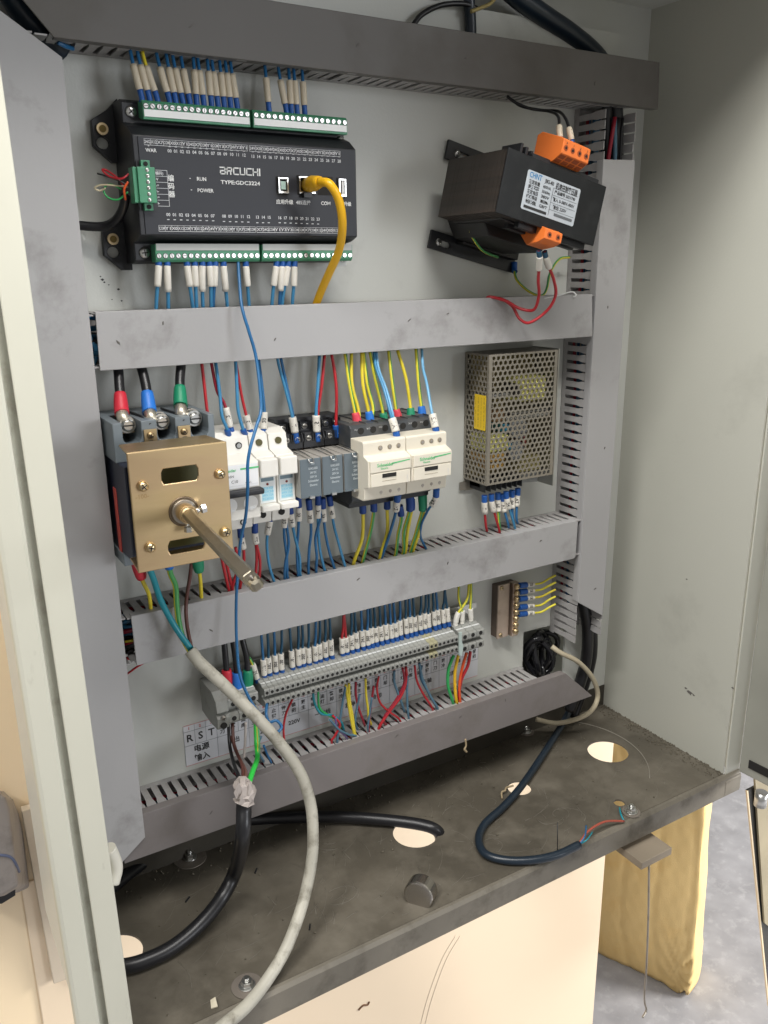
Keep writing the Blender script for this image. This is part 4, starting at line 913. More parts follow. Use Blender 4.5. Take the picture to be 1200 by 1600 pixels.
# ================================================================== POWER SUPPLY
def psu():
    x0, x1, z0, z1, yf = .5150, .6040, -.2165, -.0845, -.0400
    t = thing('power_supply', ((x0+x1)/2, 0, -.228), 'perforated metal switching power supply with yellow warning label', 'power supply')
    b = MB(); b.box(x0+.0005, x1-.0005, -.0022, -.0008, -.2300, z1, MESHM); b.box(x1+.0002, x1+.0014, yf-.001, -.0008, -.2290, z1+.001, STEEL); b.box(x0-.006, x0+.002, -.0030, -.0022, -.2290, -.2200, MESHM)
    b.build('chassis', t)
    ph = .0060; rh = ph/math.sqrt(3); rr = .00235
    def perf(ax, a0, a1, c0, c1, fixed, out):
        mb = MB(); vs = []; fs = []
        rowh = rh*1.5; rows = int((c1-c0)/rowh)-1; cols = int((a1-a0)/ph)-1
        offa = a0+((a1-a0)-cols*ph)/2; offc = c0+((c1-c0)-rows*rowh)/2
        for j in range(rows+1):
            for i in range(cols+(0 if j % 2 else 1)):
                ca = offa+(i+(.5 if j % 2 else 0))*ph; cc = offc+j*rowh; o = len(vs)
                for ring, rad, dd in ((0, rh, 0), (1, rr, 0), (2, rr, .0008)):
                    for k in range(6):
                        an = math.pi/6+k*math.pi/3; u, v = ca+rad*math.cos(an), cc+rad*math.sin(an)
                        vs.append((u, fixed+dd*out, v) if ax == 'x' else (fixed+dd*out, u, v))
                for k in range(6):
                    l = (k+1) % 6; fs.append((o+k,o+l,o+6+l,o+6+k)); fs.append((o+6+k,o+6+l,o+12+l,o+12+k))
        mb.add(vs, fs, MESHM)
        # frame strips
        e = .0002; lo_a, hi_a, lo_c, hi_c = offa-ph*.25, offa+cols*ph+ph*.25, offc-rh*.5, offc+rows*rowh+rh*.5
        for (p, q, r_, s_) in ((a0,a1,c0,lo_c),(a0,a1,hi_c,c1),(a0,lo_a,lo_c,hi_c),(hi_a,a1,lo_c,hi_c)):
            if ax == 'x': mb.box(p, q, fixed-e, fixed+.0008, r_, s_, MESHM)
            else: mb.box(fixed-e, fixed+.0008, p, q, r_, s_, MESHM)
        return mb
    f = perf('x', x0, x1, z0, z1, yf, 1).build('perforated_front', t)
    f2 = perf('y', yf, -.001, z0, z1, x0, 1).build('perforated_side', t)
    b = MB(); b.box(x0+.001, x1, yf, -.001, z1-.001, z1, MESHM); b.build('top_plate', t)
    # inside
    b = MB(); b.box(x0+.003, x1-.002, -.0075, -.006, z0+.001, z1-.002, mat('circuit_board', (.22,.17,.06), .5, var=.3, dscale=200)); pcb = b.build('circuit_board', t)
    IY = mat('tape_yellow', (.90,.86,.25), .4); IO = mat('film_orange', (.50,.28,.05), .4); IB = mat('cap_blue', (.03,.25,.42), .4); ALU = mat('heatsink', (.50,.50,.50), .35, .9)
    def comp(name, a, c_, wa, wc, d, m, cylr=0):
        mb = MB(); q = P(a, c_, y=-.03); q.x = max(q.x, x0+.003+max(wa/2, cylr)); q.x = min(q.x, x1-.003-max(wa/2, cylr))
        if cylr: mb.cyl((q.x,-.0075,q.z),(q.x,-.0075-d,q.z),cylr,m,16)
        else: mb.box(q.x-wa/2,q.x+wa/2,-.0075-d,-.0075,q.z-wc/2,q.z+wc/2,m)
        mb.build(name, t, bevel=.0008)
    comp('output_transformer', 826, 606, .032, .024, .0305, IY); comp('transformer_core', 826, 608, .034, .014, .0275, mat('ferrite', (.05,.045,.045), .4))
    comp('line_filter', 768, 692, .026, .016, .0305, IY); comp('film_capacitor', 757, 716, .024, .008, .028, IO); comp('film_capacitor', 775, 728, .020, .006, .026, IO)
    comp('blue_capacitor', 786, 668, .006, .008, .029, IB); comp('blue_capacitor', 790, 696, .007, .006, .029, IB)
    comp('electrolytic_capacitor', 806, 668, 0, 0, .029, mat('cap_grey', (.25,.26,.27), .4), .011)
    comp('electrolytic_capacitor', 803, 703, 0, 0, .027, MATS['cap_grey'], .010)
    comp('heat_sink', 830, 648, .060, .003, .029, ALU); comp('heat_sink', 762, 618, .028, .003, .028, ALU); comp('heat_sink', 842, 640, .050, .002, .027, ALU)
    comp('small_board', 830, 725, .030, .016, .020, mat('olive_board', (.32,.28,.10), .5)); comp('red_capacitor', 823, 690, .004, .010, .020, mat('cap_red', (.40,.06,.05), .4)); comp('coil', 780, 650, .012, .012, .024, mat('coil_copper', (.40,.24,.12), .4, .6))
    b = MB(); q0, q1 = P(742,617,x=x0-.0004), P(758,673,x=x0-.0004)
    b.box(x0-.0007, x0-.0003, q1.y-.0002, q0.y, (P(741,669,x=x0).z), (P(741,615,x=x0).z), YLAB); l = b.build('warning_label', t)
    b = MB()
    for i in range(4):
        yy = q1.y+.002+(q0.y-q1.y-.004)*i/3
        vs, fs = text_geo('WARNING RISK OF SHOCK' if i % 2 else '当心触电 危险 高压'); hh = .0023; zc = (P(741,669,x=x0).z+P(741,615,x=x0).z)/2
        wmx = max(v.x for v in vs)-min(v.x for v in vs)
        b.add([(x0-.00075, yy+v.y*hh, zc+v.x*.031/wmx) for v in vs], fs, mat('brown_ink', (.35,.20,.01), .5))
    tag(b.build('printed_lettering', l), kind='stuff')
    # terminal block
    b = MB(); b.box(x0+.006, x1-.030, -.022, -.004, -.2235, z0-.001, BLACKP)
    for k in range(8): xx = x0+.006+k*.0070; b.box(xx, xx+.0012, -.030, -.004, -.2270, z0-.0005, BLACKP)
    tb = b.build('terminal_block', t, bevel=.0003)
    b = MB()
    for k in range(7): xx = x0+.0101+k*.0070; b.cyl((xx,-.022,-.2200),(xx,-.0235,-.2202),.0026,STEEL,12); b.box(xx-.0028,xx+.0028,-.0222,-.0219,-.2235,-.2170,STEEL)
    tag(b.build('terminal_screws', tb), kind='stuff')
    b = MB(); b.prism([(x1-.026,-.2165),(x1-.001,-.2165),(x1-.001,-.2290),(x1-.024,-.2270)], -.018, -.0175, mat('clear_cover', (.42,.43,.42), .25, trans=.4)); b.build('clear_cover', t)
    return x0
psu()
# ================================================================== TERMINAL ROW
ZT = -.3745
def terminal(x0, w_, label, big=0, m=TERMG, group='grey rail terminals in the long row', name='rail_terminal'):
    t = thing(name, (x0+w_/2, -.009, ZT-.02), label, 'terminal', group)
    b = MB(); e = .0004; k = {0: 1, 1: 1.2, 2: 1.42}[big]
    prof = [(-.009,.0100),(-.0265,.0100),(-.0268,.0078),(-.0340,.0072),(-.0352,.0056),(-.0410,.0058),(-.0422,.0042),(-.0470,.0042),(-.0480,.0030),(-.0480,-.0024),(-.0455,-.0036),(-.0405,-.0040),(-.0405,-.0070),(-.0445,-.0074),(-.0480,-.0084),(-.0480,-.0128),(-.0455,-.0148),(-.036,-.0160),(-.009,-.0168)]
    zz = lambda z: ZT + (z*k if z < 0 else z)
    b.prism([(y, zz(z)) for y, z in prof], x0+e/2, x0+w_-e/2, m, 'x'); b.build('insulating_body', t)
    b = MB(); xc = x0+w_/2; r = .0015 if not big else .0023
    for z in (.0004 if big < 2 else -.0006, -.0108): b.cyl((xc,-.0484,zz(z)),(xc,-.0470,zz(z)), r, HOLE, 10)
    b.box(x0+e, x0+w_-e, -.0395, -.0372, ZT+.0055, ZT+.0062, WHITEP)
    b.build('screw_openings', t)
    return t
NT = 42; TX0, TX1 = .2585, .4770; tw = (TX1-TX0)/NT
proto = None
def clone(t, dx, label, newm=None):
    r = t.copy(); COL.objects.link(r); r.location = t.location+Vector((dx,0,0)); r['label'] = label
    for ch in [c for c in COL.objects if c.parent == t]:
        c = ch.copy(); COL.objects.link(c); c.parent = r
        if newm:
            c.data = ch.data.copy()
            if 'body' in ch.name: c.data.materials[0] = newm
    return r
YT = mat('yellowed_terminal', (.34,.32,.20), .5)
for i in range(NT):
    lab = '%s narrow grey terminal from the left in the long terminal row' % ORD[i] if i < NT-1 else 'last narrow grey terminal before the three wide ones at the right end'
    if i in (35,36): lab = 'yellowed narrow terminal among grey ones, %s of two' % ('left' if i == 35 else 'right')
    if i == 0: proto = terminal(TX0, tw, lab)
    else: clone(proto, i*tw, lab, YT if i in (35,36) else None)
for i in range(3): terminal(.4804+i*.0103, .0101, '%s wide grey terminal at the right end of the long row' % ('left','middle','right')[i] if 0 else ['leftmost of the three wide grey terminals at the right end of the row','middle of the three wide grey terminals at the right end of the row','rightmost of the three wide grey terminals at the right end of the row'][i], 1, group='wide rail terminals at the right end', name='wide_terminal')
for i in range(3): terminal(.2235+i*.0097, .0096, ['wide grey terminal under the red boot','wide grey terminal under the blue boot','wide grey terminal under the green boot'][i], 2, group='wide rail terminals at the left end', name='wide_terminal')
# end clamp
b = MB(); b.prism([(-.009,ZT+.012),(-.040,ZT+.012),(-.050,ZT+.006),(-.052,ZT-.004),(-.047,ZT-.006),(-.052,ZT-.010),(-.050,ZT-.021),(-.030,ZT-.023),(-.009,ZT-.021)], .2115, .2225, TERMG, 'x')
t = thing('end_clamp', (.215,-.009,ZT-.028), 'grey end clamp holding the left end of the terminal row', 'clamp')
b.build('clamp_body', t, bevel=.0006)
b = MB(); b.cyl((.217,-.0525,ZT-.0095),(.217,-.0518,ZT-.0095),.0030,mat('ring_grey',(.22,.22,.21),.5),16); screw(b,.217,-.0525,ZT-.0095,.0022,DSTEEL); b.cyl((.217,-.0524,ZT-.0175),(.217,-.0500,ZT-.0175),.0030,HOLE,14); b.build('clamp_screw', t)
b = MB(); b.prism([(.4768,ZT+.008),(.4800,ZT+.008),(.4800,ZT-.002),(.4822,ZT-.008),(.4805,ZT-.019),(.4770,ZT-.018)], -.0500, -.0482, mat('mint_separator',(.42,.50,.47),.4), 'y'); tag(b.build('separator_plate'), 'pale mint separator plate before the three wide terminals', 'separator')
# label sheet
t = thing('label_sheet', (.366, -.0004, -.455), 'white printed terminal label sheet glued behind the terminal row', 'label sheet')
zt, zb, xa, xb = -.4120, -.4545, .1945, .5400
b = MB(); b.box(xa, xb, -.0004, -.0001, zb, zt, SHEET); b.build('paper', t)
b = MB(); Y = -.0006; zr = [zt, zt-.0065, zt-.0215, zb]
for z in zr: b.box(xa, xb, Y, Y+.0001, z-.00015, z+.00015, REDP if z in (zt, zb) else GREYD)
nc = 32; cwid = (xb-xa)/nc
for i in range(nc+1): b.box(xa+i*cwid-.00012, xa+i*cwid+.00012, Y, Y+.0001, (zt-.0215) if (i < 3 and i) or i % 3 else zb, zt, GREYD)
for i in range(nc):
    xc = xa+(i+.5)*cwid; text(b, str(i+1), xc, zt-.0035, Y-.0001, .0040, REDP, bold=True)
    if i < 3: text(b, 'RST'[i], xc, zt-.0140, Y-.0001, .0105, INK, bold=True)
    else: text(b, ''.join(random.choice('运行停止启动报警输入出电机油泵门锁') for _ in range(1)), xc, zt-.0108, Y-.0001, .0050, INK, bold=True); text(b, random.choice('源阀灯钮刀库主轴冷却'), xc, zt-.0170, Y-.0001, .0050, INK, bold=True)
text(b, '电源', xa+1.5*cwid, zt-.0270, Y-.0001, .0078, INK, bold=True); text(b, '输入', xa+1.5*cwid, zt-.0370, Y-.0001, .0078, INK, bold=True)
for i in range(1, 10):
    s_ = ['输出','24V','220V','一次线','急停','冷却','润滑','主轴','刀库'][i-1]; text(b, s_, xa+(i*3+1.5)*cwid, zt-.0300, Y-.0001, .0062, INK, bold=True)
tag(b.build('printed_lettering', t), kind='stuff')
# ================================================================== EARTH BAR
t = thing('earth_bar', (.572, 0, -.408), 'tarnished brass earth bar with a column of screws right of the terminals', 'earth bar')
b = MB(); b.box(.5580, .5740, -.0120, -.0100, -.4090, -.3440, COPPER); b.box(.5760, .5850, -.0160, -.0080, -.4090, -.3440, COPPER); b.box(.5580,.5850,-.0100,-.0001,-.408,-.345,mat('bar_backing',(.12,.09,.07),.6)); b.build('bar', t, bevel=.0004)
for i in range(8):
    b = MB(); z = -.3480-i*.0078; b.cyl((.5805,-.016,z),(.5805,-.0185,z),.0034,BRASS,14); screw(b,.5805,-.0185,z,.0030,BRASS,'slot',h=.0012); b.build('clamp_screw', t)
for z in (-.3475,-.4050):
    b = MB(); screw(b,.5625,-.0122,z,.0026,BRASS); b.build('fixing_screw', t)
# ================================================================== WIRES
def row(items, fn):
    for i, it in enumerate(items): fn(i, it, ORD[i])
# --- above the controller
G1 = 'sleeved wires above the black controller'
tops = [(222,204),(234,215),(246,223),(265,245),(275,260),(286,270),(297,283),(308,302),(319,309),(331,324),(341,331),(351,343),(361,352),(371,360)]
for i, (xb, xt) in enumerate(tops):
    yb = 160+(xb-222)*.082; yt = 82+(xt-205)*.10
    wire([(xb,yb,-.0365),(xb-1,yb-10,-.0365),(xb+(xt-xb)*.55,yb+(yt-yb)*.55,-.036),(xt,yt,-.032),(xt-1,yt-14,-.026)], YELW if i == 2 else BLUEW, .00165,
         ('yellow wire' if i == 2 else '%s blue wire' % ORD[i])+' from the left entering the top left terminal strip of the controller', G1, (BLUEF,.0085,.0021), .0165, SLEEVEY, random.choice(['X12','24V','X07','COM','X3']))
for i, (xb, xt) in enumerate([(421,414),(448,435),(456,451),(465,459),(477,472)]):
    yb = 158+(xb-222)*.082+4; yt = 105+(xt-414)*.12
    wire([(xb,yb,-.0365),(xb-1,yb-10,-.0365),(xb+(xt-xb)*.55,yb+(yt-yb)*.55,-.036),(xt,yt,-.032),(xt-1,yt-14,-.026)], BLUEW, .00165,
         '%s blue wire from the left entering the top right terminal strip of the controller' % ORD[i], G1, (BLUEF,.0085,.0021), .0170, SLEEVEY, 'X%d' % (20+i))
# --- below the controller
for i, (x0_, x1_, tx_, c_) in enumerate([(248,244,'199',0),(261,263,'92',0),(292,301,'2499',0),(304,307,'104',0),(316,317,'105',0),(327,330,'103',0),(336,333,'102',1),(349,355,'92',0),(384,389,'111',0),(432,425,'113',0),(441,437,'112',1),(450,441,'115',0),(460,457,'114',0)]):
    yb = 403+(x0_-240)*.012
    wire([(x0_,yb-2,-.0365),(x0_,yb+8,-.0375),(x0_+(x1_-x0_)*.4+random.uniform(-1,1),yb+35,-.038),(x1_,480-(x1_-240)*.03,-.033),(x1_+1,500,-.028)], LBLUEW if c_ == 0 else BLUEW, .0019,
         '%s sleeved blue wire from the left hanging below the black controller' % ORD[i], 'sleeved wires below the black controller', (BLUEF,.0070,.0026), .0150+.004*(i % 3 == 1), SLEEVE, tx_, sr=.0027)
# --- long loose blue wire
wire([(372,408,-.038),(374,440,-.046),(378,480,-.056),(388,515,-.062),(399,553,-.066),(405,595,-.074),(408,640,-.082),(401,665,-.088),(391,700,-.093),(387,727,-.094),(387,765,-.093),(384,806,-.086),(376,845,-.076),(371,900,-.066),(369,950,-.062),(370,1005,-.066),(375,1055,-.072),(390,1092,-.078),(405,1116,-.082),(417,1136,-.082),(432,1144,-.080),(440,1136,-.078),(432,1126,-.076),(421,1128,-.074),(416,1116,-.070),(417,1100,-.062)],
     BLUEW, .0017, 'long loose blue wire hanging from the controller across breaker and ducts to the terminals', None, sub=8)
# --- main breaker top
for pts, bc, nm in (([(197,664,-.060),(193,654,-.060),(190,642,-.054),(187,607,-.044),(185,580,-.036),(182,560,-.030)], REDB, 'red'), ([(238,662,-.060),(236,652,-.060),(233,640,-.054),(228,603,-.044),(221,575,-.036),(214,560,-.030)], BLUEB, 'blue'), ([(284,652,-.060),(283,644,-.060),(282,632,-.054),(281,597,-.044),(283,570,-.036),(284,550,-.030)], GREENB, 'green')):
    wire(pts, BLACKW, .0038, 'thick black cable with a %s boot on top of the main breaker' % nm, 'power cables on the main breaker', (mat('tinned_lug', (.60,.55,.46), .4, .9),.0105,.0048), None, boot=(bc,.0175,.0056), name='power_cable', cat='cable', n=12)
# --- main breaker bottom
wire([(213,872,-.055),(222,905,-.050),(233,930,-.044),(236,958,-.036)], YELW, .0021, 'yellow wire with a red boot below the left corner of the gold plate', None, None, None, boot=(REDB,.020,.0052))
wire([(262,868,-.055),(266,895,-.052),(274,915,-.050),(276,945,-.052),(280,975,-.055),(287,1000,-.060),(297,1018,-.068)], YGW, .0024, 'yellow green wire running from the main breaker into the grey jacketed cable', None, None, None, boot=(BLUEB,.012,.0048), n=10)
wire([(230,880,-.062),(240,905,-.060),(252,940,-.060),(274,980,-.062),(298,1014,-.068)], TEALW, .0026, 'teal wire running from the main breaker into the grey jacketed cable', None, n=10)
wire([(300,872,-.050),(297,900,-.050),(291,940,-.050),(292,975,-.056),(299,1012,-.068)], BROWNW, .0021, 'brown wire running from the main breaker into the grey jacketed cable', None)
wire([(306,862,-.052),(310,885,-.050),(313,905,-.046),(315,940,-.036)], YELW, .0021, 'yellow wire with a green boot under the right side of the gold plate', None, None, None, boot=(GREENB,.019,.0052))
# --- miniature breaker tops
G2 = 'wires into the top of the miniature breaker and fuse holders'
F = (BLUEF,.0055,.0026)
wire([(331,688,-.042),(329,677,-.042),(323,636,-.040),(319,600,-.036),(315,566,-.032)], REDW, .0017, 'leftmost red wire above the white miniature breaker', G2, F, .0165, SLEEVE, '11', sr=.0029)
wire([(363,677,-.042),(360,668,-.042),(351,632,-.040),(339,610,-.037),(330,566,-.032)], mat('dark_red_wire',(.30,.012,.03),.35), .0017, 'dark red wire crossing behind a blue wire above the white miniature breaker', G2, F, .0165, SLEEVE, '12', sr=.0029)
wire([(357,680,-.046),(354,668,-.048),(347,650,-.048),(344,620,-.042),(337,566,-.034)], LBLUEW, .0018, 'sky blue wire crossing over a dark red one above the miniature breaker', G2, F)
wire([(383,679,-.046),(379,668,-.048),(372,640,-.046),(370,600,-.040),(368,562,-.034)], LBLUEW, .0018, 'sky blue wire left of a red one above the miniature breaker', G2, F)
wire([(392,680,-.042),(390,670,-.042),(384,646,-.042),(377,615,-.038),(368,562,-.032)], REDW, .0016, 'red wire right of a sky blue one above the miniature breaker', G2, F, .0120, SLEEVE, '13', sr=.0029)
wire([(411,680,-.042),(412,668,-.042),(413,640,-.040),(409,600,-.036),(404,560,-.030)], BLUEW, .0017, 'blue sleeved wire behind the long loose blue wire above the fuse holder', G2, F, .0140, SLEEVE, '20', sr=.0029)
# --- relay tops
G3 = 'wires into the relay sockets'
wire([(463,692,-.038),(461,676,-.038),(456,648,-.038),(446,608,-.036),(436,572,-.032),(433,556,-.03)], LBLUEW, .0017, 'left strand of the sky blue pair above the leftmost relay', G3, (BLUEF,.0095,.0030), .0135, SLEEVE, '7', sr=.0034)
wire([(460,674,-.0375),(458,650,-.0375),(450,612,-.036),(438,556,-.03)], BLUEW, .0017, 'right strand of the sky blue pair above the leftmost relay', G3)
wire([(496,690,-.038),(495,672,-.038),(494,642,-.038),(497,600,-.036),(499,556,-.032)], LBLUEW, .0019, 'sky blue sleeved wire above the middle relay', G3, (BLUEF,.0090,.0030), .0145, SLEEVE, '15', sr=.0034)
wire([(496,668,-.0375),(497,642,-.0375),(503,600,-.036),(507,555,-.032)], REDW, .0018, 'red wire sharing a sleeve with a blue wire above the middle relay', G3)
wire([(526,684,-.038),(525,662,-.038),(526,620,-.038),(524,590,-.036),(518,553,-.032)], REDW, .0018, 'lone red wire with a blue ferrule above the rightmost relay', G3, (BLUEF,.0115,.0030))
# --- contactor tops
G4 = 'wires with coloured boots above the contactors'
def cont_top(bx, by, tx_, ty_, m_, bc, label, extra=None):
    wire([(bx+1,by+6,-.046),(bx,by-4,-.046),(tx_[0],ty_[0],-.044),(tx_[1],ty_[1],-.040),(tx_[2],ty_[2],-.034)], m_, .0020, label, G4, None, None, boot=(bc,.0160,.0044) if bc else None)
cont_top(559,666,(554,546,539),(640,600,552),YGW,PINKB,'leftmost yellow green wire in the pink boot above the left contactor')
cont_top(561,660,(560,550,549),(640,600,552),YELW,None,'yellow wire sharing the leftmost pink boot above the left contactor')
cont_top(579,664,(575,567,565),(638,600,550),YELW,BLUEB,'yellow wire in the blue boot above the left contactor')
cont_top(581,658,(583,574,568),(636,600,550),YGW,None,'yellow green wire sharing the blue boot above the left contactor')
cont_top(601,666,(597,586,578),(636,590,550),YGW,GREENB,'yellow green wire in the green boot behind the sky blue pair')
cont_top(623,660,(618,612,607),(634,590,547),YGW,PINKB,'yellow green wire in the pink boot above the right contactor')
cont_top(642,658,(641,634,621),(634,590,547),YELW,GREENB,'yellow wire in the green boot above the right contactor')
cont_top(660,655,(658,654,650),(632,600,545),YGW,BLUEB,'yellow green wire in the blue boot above the right contactor')
wire([(621,690,-.078),(618,672,-.076),(610,645,-.070),(600,608,-.058),(588,575,-.044),(584,550,-.034)], LBLUEW, .0018, 'sky blue sleeved wire bending down onto the left contactor coil screw', G4, (BLUEF,.0090,.0032), .0120, SLEEVE, 'A1', sr=.0036)
wire([(617,668,-.0745),(613,645,-.070),(604,610,-.058),(592,578,-.044),(588,550,-.034)], mat('pale_blue_wire',(.16,.40,.62),.35), .0016, 'pale blue wire paired with the sky blue wire over the left contactor', G4)
wire([(683,683,-.078),(680,666,-.076),(674,640,-.070),(667,600,-.056),(661,575,-.044),(659,546,-.034)], MATS['pale_blue_wire'], .0017, 'pale blue sleeved wire bending down onto the right contactor coil screw', G4, (BLUEF,.0090,.0032), .0120, SLEEVE, 'A2', sr=.0036)
# --- wires into the middle duct
G5 = 'wires dropping into the middle duct'
def down(pts, m_, label, r=.0017, f=None, s_=None, tx_=None, **k):
    return wire(pts, m_, r, label, G5, f, s_, SLEEVE, tx_, **k)
Fd = (mat('ferrule_deep_blue',(.008,.05,.24),.4),.0100,.0028)
for i, q in enumerate([[(342,846),(348,880),(357,920)],[(350,840),(353,875),(362,916)],[(368,855),(372,885),(363,918)]]):
    down([(q[0][0],q[0][1],-.046),(q[1][0],q[1][1],-.044),(q[2][0],q[2][1],-.034),(q[2][0]+3,q[2][1]+14,-.03)], REDW, '%s red wire of the bunch behind the operating shaft' % ORD[i], .0018)
down([(375,822,-.046),(377,842,-.046),(381,864,-.044),(380,890,-.040),(376,912,-.034),(374,925,-.03)], REDW, 'red sleeved wire below the miniature breaker, left of the fuse holder', .0018, Fd, .0110, '21', sr=.0030)
down([(398,815,-.046),(399,842,-.046),(406,875,-.042),(405,905,-.034),(404,920,-.03)], REDW, 'red sleeved wire below the left fuse holder, right strand', .0017, Fd, .0100, '22', sr=.0030)
down([(399,840,-.046),(401,870,-.042),(399,908,-.034),(398,920,-.03)], REDW, 'red wire below the left fuse holder, left strand', .0017)
bl = [((423,797),(422,812),(417,845),(420,880),(428,908)),((446,786),(445,806),(444,835),(448,870),(449,900)),((447,800),(447,815),(451,850),(446,880),(445,904)),((452,786),(455,808),(460,836),(468,870),(469,896)),((466,776),(467,800),(466,830),(464,860),(466,900)),((482,780),(484,800),(486,830),(483,860),(482,895)),((497,772),(497,795),(497,825),(500,860),(507,890)),((499,790),(500,810),(493,840),(495,870),(494,893)),((504,778),(505,800),(508,830),(514,860),(522,886)),((514,774),(517,792),(522,822),(530,852),(539,884))]
nms = ['below the left fuse holder','below the right fuse holder, front strand','below the right fuse holder, rear strand','leaning right beside the right fuse holder','below the leftmost relay, left of its screw clip','below the leftmost relay, right of its screw clip','below the middle relay in front of the others','below the middle relay behind the front strand','below the right side of the middle relay','below the rightmost relay ending farthest right']
for i, q in enumerate(bl):
    down([(q[0][0],q[0][1],-.046),(q[1][0],q[1][1],-.045),(q[2][0],q[2][1],-.043),(q[3][0],q[3][1],-.040),(q[4][0],q[4][1],-.034),(q[4][0]+4,q[4][1]+12,-.03)], BLUEW if i % 3 else LBLUEW, 'blue wire %s' % nms[i], .0017, Fd if i not in (2,7) else None, .0125 if i not in (2,7) else None, '%d' % (31+i), sr=.0029)
cb = [((566,785),(567,800),(566,840),(555,872),YELW,0,'yellow wire with a blue ferrule, leftmost below the left contactor'),((583,782),(584,798),(579,830),(569,868),YGW,0,'yellow green wire with a blue ferrule, second below the left contactor'),((605,778),(605,796),(605,830),(596,862),YELW,0,'yellow wire with a blue ferrule, third below the left contactor'),((624,790),(627,810),(622,835),(619,862),YGW,0,'yellow green wire behind a sleeved blue wire between both contactors'),((640,772),(640,797),(631,830),(631,858),YGW,1,'yellow green wire in the deep blue boot below the right contactor'),((643,780),(643,797),(637,830),(634,858),YELW,0,'yellow wire sharing the deep blue boot below the right contactor'),((660,772),(660,795),(652,825),(643,855),YGW,2,'yellow green wire in the green boot below the right contactor'),((662,780),(662,796),(656,828),(647,855),YELW,0,'yellow wire sharing the green boot below the right contactor')]
for q in cb:
    c_ = {1:(MATS['ferrule_deep_blue'],.017,.0042), 2:(GREENB,.017,.0046)}.get(q[5])
    down([(q[0][0],q[0][1],-.050),(q[1][0],q[1][1],-.049),(q[2][0],q[2][1],-.042),(q[3][0],q[3][1],-.034),(q[3][0]-3,q[3][1]+12,-.03)], q[4], q[6], .0021, None if c_ else ((MATS['ferrule_deep_blue'],.0105,.0033)), boot=c_)
down([(622,772,-.066),(620,786,-.062),(617,806,-.054),(607,840,-.044),(598,866,-.034),(595,878,-.03)], BLUEW, 'blue sleeved wire from the coil terminal of the left contactor', .0018, (BLUEF,.0080,.0032), .0120, 'A2', sr=.0034)
down([(682,764,-.066),(680,780,-.062),(669,797,-.054),(659,818,-.046),(657,838,-.040),(665,856,-.034),(668,866,-.03)], BLUEW, 'blue sleeved wire slanting left from the right contactor coil terminal', .0016, (BLUEF,.0085,.0032), .0110, 'A2', sr=.0032)
# --- power supply wires
pw = [((757,774),(757,790),(759,820),REDW,'leftmost red wire'),((768,772),(770,792),(779,824),REDW,'second red wire'),((778,770),(778,785),(780,818),YGW,'yellow green wire'),((785,772),(786,790),(793,815),BLUEW,'blue wire behind the others'),((791,768),(794,788),(803,818),LBLUEW,'sky blue wire leaning right in front'),((800,766),(800,782),(801,806),BLUEW,'second blue wire from the right'),((809,763),(808,780),(807,808),BLUEW,'rightmost blue wire')]
for i, q in enumerate(pw):
    yy = -.0265-(.004 if i in (0,1,4) else 0)
    wire([(q[0][0],q[0][1],yy),(q[0][0],q[0][1]+7,yy),(q[1][0],q[1][1],yy),(q[2][0],q[2][1],-.030),(q[2][0]+2,q[2][1]+10,-.028)], q[3], .0017, q[4]+' below the perforated power supply', 'wires below the power supply', (BLUEF,.0075,.0031), .0125, SLEEVE, ['L','N','PE','V1','24','0V','V2'][i], sr=.0032)
# --- terminal tops
base = [(413,1056),(421,1052),(431,1050),(440,1047),(457,1043),(467,1040),(474,1037),(483,1036),(493,1033),(500,1030),(509,1027),(518,1024),(535,1021),(542,1019),(550,1015),(558,1013),(567,1010),(575,1008),(581,1005),(588,1003),(596,1001),(604,999),(612,997),(619,995),(626,992),(635,990),(642,988),(649,986),(657,984),(664,982),(670,980),(679,977),(685,975),(693,973),(700,971)]
for i, (px, py) in enumerate(base):
    red = i in (12, 13); yd = 1038-.2353*(px-215)
    jx = random.uniform(-5, 2); hs = random.uniform(.0150,.0178)
    wire([(px+2,py+7,-.030),(px,py-2,-.030),(px-1+jx*.15,py-24,-.031),(px+jx*.6,(py-24+yd)/2+4,-.032),(px+jx,yd-2,-.030),(px+jx+1,yd-16,-.026)], REDW if red else random.choice((DBLUEW,BLUEW,DBLUEW)), .0017,
         '%s sleeved wire from the left above the terminals, %s' % (ORD[i], 'one of only two red ones' if red else 'blue'), 'sleeved wires above the long terminal row', (BLUEF,.0062,.0026), hs, SLEEVE, random.choice(['101','102','X11','Y07','24V','117','120','L1','205']), sr=.0028)
for (a, b_, c_, d_, nm) in [((712,977),(716,958),(730,936),(733,908),'leaning right'),((722,974),(722,955),(717,935),(717,912),'in the middle'),((736,970),(735,952),(736,930),(736,905),'farthest right')]:
    wire([(*a,-.031),(a[0],a[1]-4,-.031),(*b_,-.032),(*c_,-.033),(*d_,-.028)], YGW, .0018, 'yellow green wire %s above the three wide end terminals' % nm, 'yellow green wires at the end of the row', (WHITED,.004,.0026), .0110, WHITED, None, sr=.0030)
wire([(403,1066,-.030),(400,1055,-.031),(394,1036,-.032),(385,1020,-.032),(381,998,-.030),(381,985,-.026)], YGW, .0016, 'lone yellow green wire left of the blue sleeved ones above the terminals', None, (BLUEF,.005,.0026), .0160, SLEEVE, 'PE', sr=.0028)
for (x_, y_, bc, xt, nm) in ((354,1070,REDB,350,'red'),(370,1074,BLUEB,364,'blue'),(387,1070,GREENB,379,'green')):
    wire([(x_,y_,-.033),(x_,y_-20,-.034),(x_-2,y_-45,-.033),(xt,1000,-.030),(xt,985,-.026)], BLACKW, .0028, 'black wire with a %s boot entering the wide left terminals' % nm, 'booted black wires at the left end of the row', None, None, boot=(bc,.0155,.0052), n=10)
